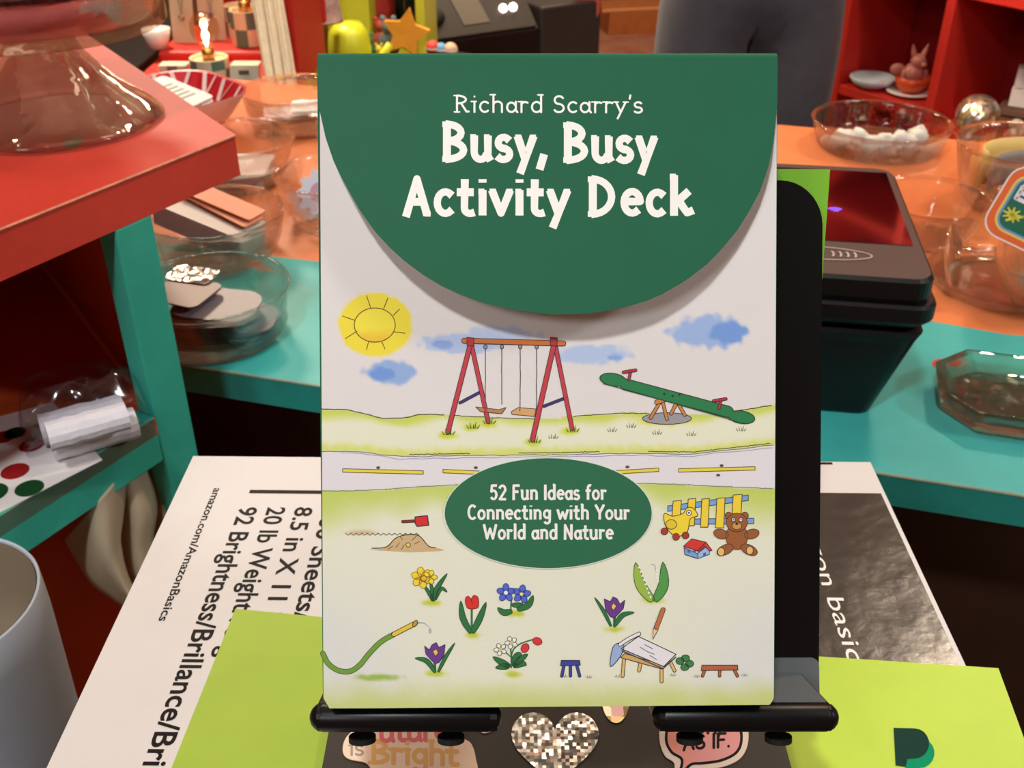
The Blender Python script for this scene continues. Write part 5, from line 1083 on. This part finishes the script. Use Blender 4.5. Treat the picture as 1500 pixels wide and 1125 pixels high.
# ribboned lamp shade hanging in front
q = atd(474, 20, 2.3); t = thing('hanging_shade', q, 'floral fabric lampshade hanging before the lime cabinet', 'lampshade')
b = MB(); b.lathe([(.026, .09), (.034, .04), (.041, -.012), (.043, -.016), (.041, -.014), (.025, .09)], q, 32); b.build('shade', mat('floral_fabric', (226, 196, 170), .8, rgb2=(150, 120, 130), scale=28), t, smooth=True)
b = MB(); b.tube([q + V((0, 0, .085)), V((q.x, q.y, 1.6))], .002, 8); b.tube([q + V((-.026, 0, .088)), q + V((.026, 0, .088))], .002, 8); b.build('cord', mat('cord_brown', (70, 50, 36), .6), t)
def star(n, r1, r2): return [((r1 if i % 2 == 0 else r2)*cos(2*pi*i/(2*n) + pi/2), (r1 if i % 2 == 0 else r2)*sin(2*pi*i/(2*n) + pi/2)) for i in range(2*n)]
def extr(name, pts, c, th, m, label, cat, rot=0, part='body'):
    t = thing(name, c, label, cat); b = MB(); R_ = Matrix.Rotation(rot, 3, 'Y'); b.prism([c + R_ @ V((x, 0, y)) for x, y in pts], (0, th, 0)); b.build(part, m, t, bevel=.003); return t
yT = g0.y + .05
q = atd(594, 50, 2.42); t = extr('yellow_star', star(5, .058, .03), q, .02, mat('star_yellow', (226, 158, 46), .6, vary=.1, scale=30), 'mustard yellow felt star hanging on the lime cabinet', 'ornament', .2, 'star_body')
b = MB(); b.tube([q + V((0, .01, .05)), q + V((.0, .02, .2))], .0015, 6); b.build('hanging_loop', mat('cord_brown'), t)
def toy(name, px, py, r, col, label, part2=None, d=2.56, cat='toy'):
    q = atd(px, py, d); q.z = zsh; t = thing(name, q, label, cat); b = MB(); b.sphere(q + V((0, 0, r*1.2)), (r, r*.8, r*1.2), 16, 10); b.build('toy_body', mat('toy_' + name + '_%d' % px, col, .6, vary=.1, scale=40), t, smooth=True)
    b = MB(); b.sphere(q + V((0, -.004, r*2.8)), r*.65, 16, 10); [b.sphere(q + V((s*r*.5, 0, r*3.5)), r*.28, 10, 6) for s in (-1, 1)]; b.build('toy_head', mat('toyh_' + name + '_%d' % px, part2 or col, .6), t, smooth=True)
toy('pink_plush', 560, 84, .022, (206, 110, 100), 'pink plush toy standing in the open bay of the lime cabinet', (214, 90, 80))
toy('green_plush', 541, 84, .017, (46, 120, 80), 'small green plush toy at the edge of the open bay of the lime cabinet', (60, 140, 92), 2.48)
toy('grey_plush', 572, 84, .026, (120, 144, 150), 'blue-grey plush toy between the pink plush and the yellow star', (110, 140, 156), 2.50)
toy('lime_plush', 556, 84, .013, (196, 190, 60), 'small lime plush toy at the front of the open bay', (206, 196, 70), 2.44)
q = atd(563, 84, 2.66); b = MB(); q.z = zsh; t = thing('red_fabric', q, 'red fabric heap at the back of the open bay of the lime cabinet', 'fabric'); b.lathe([(0, .0), (.03, .0), (.034, .09), (.03, .14), (0, .155)], q, 32, wob=lambda a, i: 1 + .08*sin(7*a + i)); b.build('fabric_heap', mat('red_fabric', (176, 52, 44), .8, vary=.2, scale=40), t, smooth=True)

# ------------------------------------------------------------------ black audio console, crates and rug at the far end
Fz = FZ
k0, k1 = atd(625, 62, 3.0), atd(885, 52, 3.3)
con = thing('audio_console', V(((k0.x+k1.x)/2, k0.y + .25, Fz)), 'long black audio console with a grey panel on the shop floor', 'console')
dx = (k1 - k0); dx.z = 0; L_ = dx.length; dx.normalize(); dn_ = V((-dx.y, dx.x, 0)); zc_ = k0.z
def kp(s, t, z): q = k0 + dx*s + dn_*t; return V((q.x, q.y, z))
b = MB(); b.obox(kp(0, 0, Fz), dx*L_*.62, dn_*.4, V((0, 0, zc_ - Fz))); b.build('lower_body', M_blk, con, bevel=.01)
b = MB(); b.prism([kp(0, .0, zc_ + .001), kp(0, .4, zc_ + .001), kp(0, .4, zc_ + .14), kp(0, .10, zc_ + .10)], dx*L_*.60); b.build('sloped_panel', mat('console_panel', (58, 54, 50), .4), con, bevel=.006)
def kface(s, u, e=.002): q = kp(s, .10*u, zc_ + .001 + .10*u); return q + V((0, -.7, .7))*e
b = MB(); b.add([kface(L_*.22, .25), kface(L_*.36, .25), kface(L_*.34, .95), kface(L_*.2, .95)], [[0, 1, 2, 3]]); b.build('grey_panel', mat('grey_screen', (104, 98, 86), .4), con)
for s, r in ((.09, .028),): b = MB(); b.lathe([(0, 0), (r, 0), (r*.9, .012), (0, .012)], kface(L_*s, .5), 24, axis=V((0, -.7, .7))); b.build('knob', M_pad, con, smooth=True)
for s in (.455, .51): b = MB(); b.sphere(kface(L_*s, .5, .006), .013, 12, 8); b.build('pilot_light', mat('white_led', (255, 240, 224), .4, emit=3), con, smooth=True)
b = MB(); b.obox(kp(L_*.64, .02, Fz), dx*L_*.36, dn_*.35, V((0, 0, zc_ + .05 - Fz))); b.build('side_block', mat('dark_grey_block', (44, 40, 38), .5), con, bevel=.008)
for s, c in ((.12, (50, 60, 220)), (.30, (44, 54, 160))):
    q = kp(L_*s, .3, zc_ + .14); t = thing('blue_bottle', q, ['blue glass bottle standing on the console above its knob', 'dark blue glass bottle standing on the console above its grey panel'][0 if s < .2 else 1], 'bottle')
    b = MB(); b.lathe([(0, .0), (.014, .0), (.015, .06), (.006, .085), (.006, .11), (0, .11)], q + V((0, 0, .004)), 20); b.build('bottle_body', mat('blue_glass_%d' % int(s*100), c, .1, spec=.8), t, smooth=True)
    b = MB(); b.lathe([(0, .11), (.007, .11), (.007, .122), (0, .122)], q + V((0, 0, .0045)), 14); b.build('cap', M_pad, t)
q = atd(860, 0, 3.25); t = thing('red_pennant', V((q.x, q.y, q.z)), 'faded red cloth pennant hanging at the end of the console', 'cloth')
b = MB(); w_ = .045; b.prism([q + V((-w_, 0, .12)), q + V((w_, 0, .12)), q + V((w_*.9, 0, -.04)), q + V((w_*.3, 0, -.075)), q + V((-w_*.2, 0, -.02)), q + V((-w_*.8, 0, -.03))], (0, .004, 0)); b.build('cloth', mat('faded_red', (150, 60, 56), .8), t)
b = MB(); b.tube([q + V((0, 0, .12)), q + V((0, 0, 1.6 - q.z))], .002, 6); b.build('string', mat('cord_brown'), t)
q = atz(925, 42, FZ); t = thing('wooden_tray_table', V((q.x, q.y, FZ)), 'low orange-brown wooden tray on the floor near the person', 'tray')
b = MB(); R3 = rad(12)
b.box(q + V((0, 0, .06)), (.34, .30, .12), R3); b.build('tray_body', mat('orange_wood', (168, 98, 50), .5, vary=.15, scale=14), t, bevel=.006)
b = MB(); b.box(q + V((.0, -.145, .128)), (.36, .02, .016), R3); b.build('tray_rim', mat('light_wood', (206, 140, 84), .5), t, bevel=.003)
rugc = atz(850, 78, FZ); b = MB(); b.box(rugc + V((0, .1, .004)), (1.5, .9, .008), rad(6)); tag(b.build('floor_rug', mat('mottled_rug', (150, 118, 92), .9, rgb2=(142, 60, 48), scale=5)), 'mottled brown and red rug on the shop floor', 'rug')
for i, (x, y, r, c) in enumerate(((634, 70, .016, (206, 60, 50)), (646, 72, .014, (90, 150, 190)), (660, 73, .016, (200, 170, 140)))):
    q = atd(x, y, 2.30); tz = q.z; t = thing('toy_ball', q, ['red toy ball on the black stool by the lime cabinet', 'blue toy ball on the black stool by the lime cabinet', 'beige toy ball on the black stool by the lime cabinet'][i], 'ball'); b = MB(); b.sphere(q, r, 16, 10); b.build('ball', mat('ballc_%d' % i, c, .5), t, smooth=True)
    b = MB(); b.lathe([(r*1.01, -.002), (r*1.02, 0), (r*1.01, .002)], q, 20); b.build('seam', mat('ball_seam', (230, 220, 205), .5), t)
q = atd(655, 80, 2.30); t = thing('stool', V((q.x, q.y, FZ)), 'black stool carrying three small toy balls', 'stool'); zt5 = tz - .021
b = MB(); b.lathe([(0, zt5 - .02), (.075, zt5 - .02), (.078, zt5 - .01), (.075, zt5), (0, zt5)], V((q.x, q.y, 0)), 32); b.build('seat', M_blk, t, smooth=False)
for k_ in range(4):
    a = pi/4 + k_*pi/2; b = MB(); b.tube([V((q.x + .1*cos(a), q.y + .1*sin(a), FZ)), V((q.x + .05*cos(a), q.y + .05*sin(a), zt5 - .018))], .01, 10); b.build('leg', M_blk, t, smooth=True)
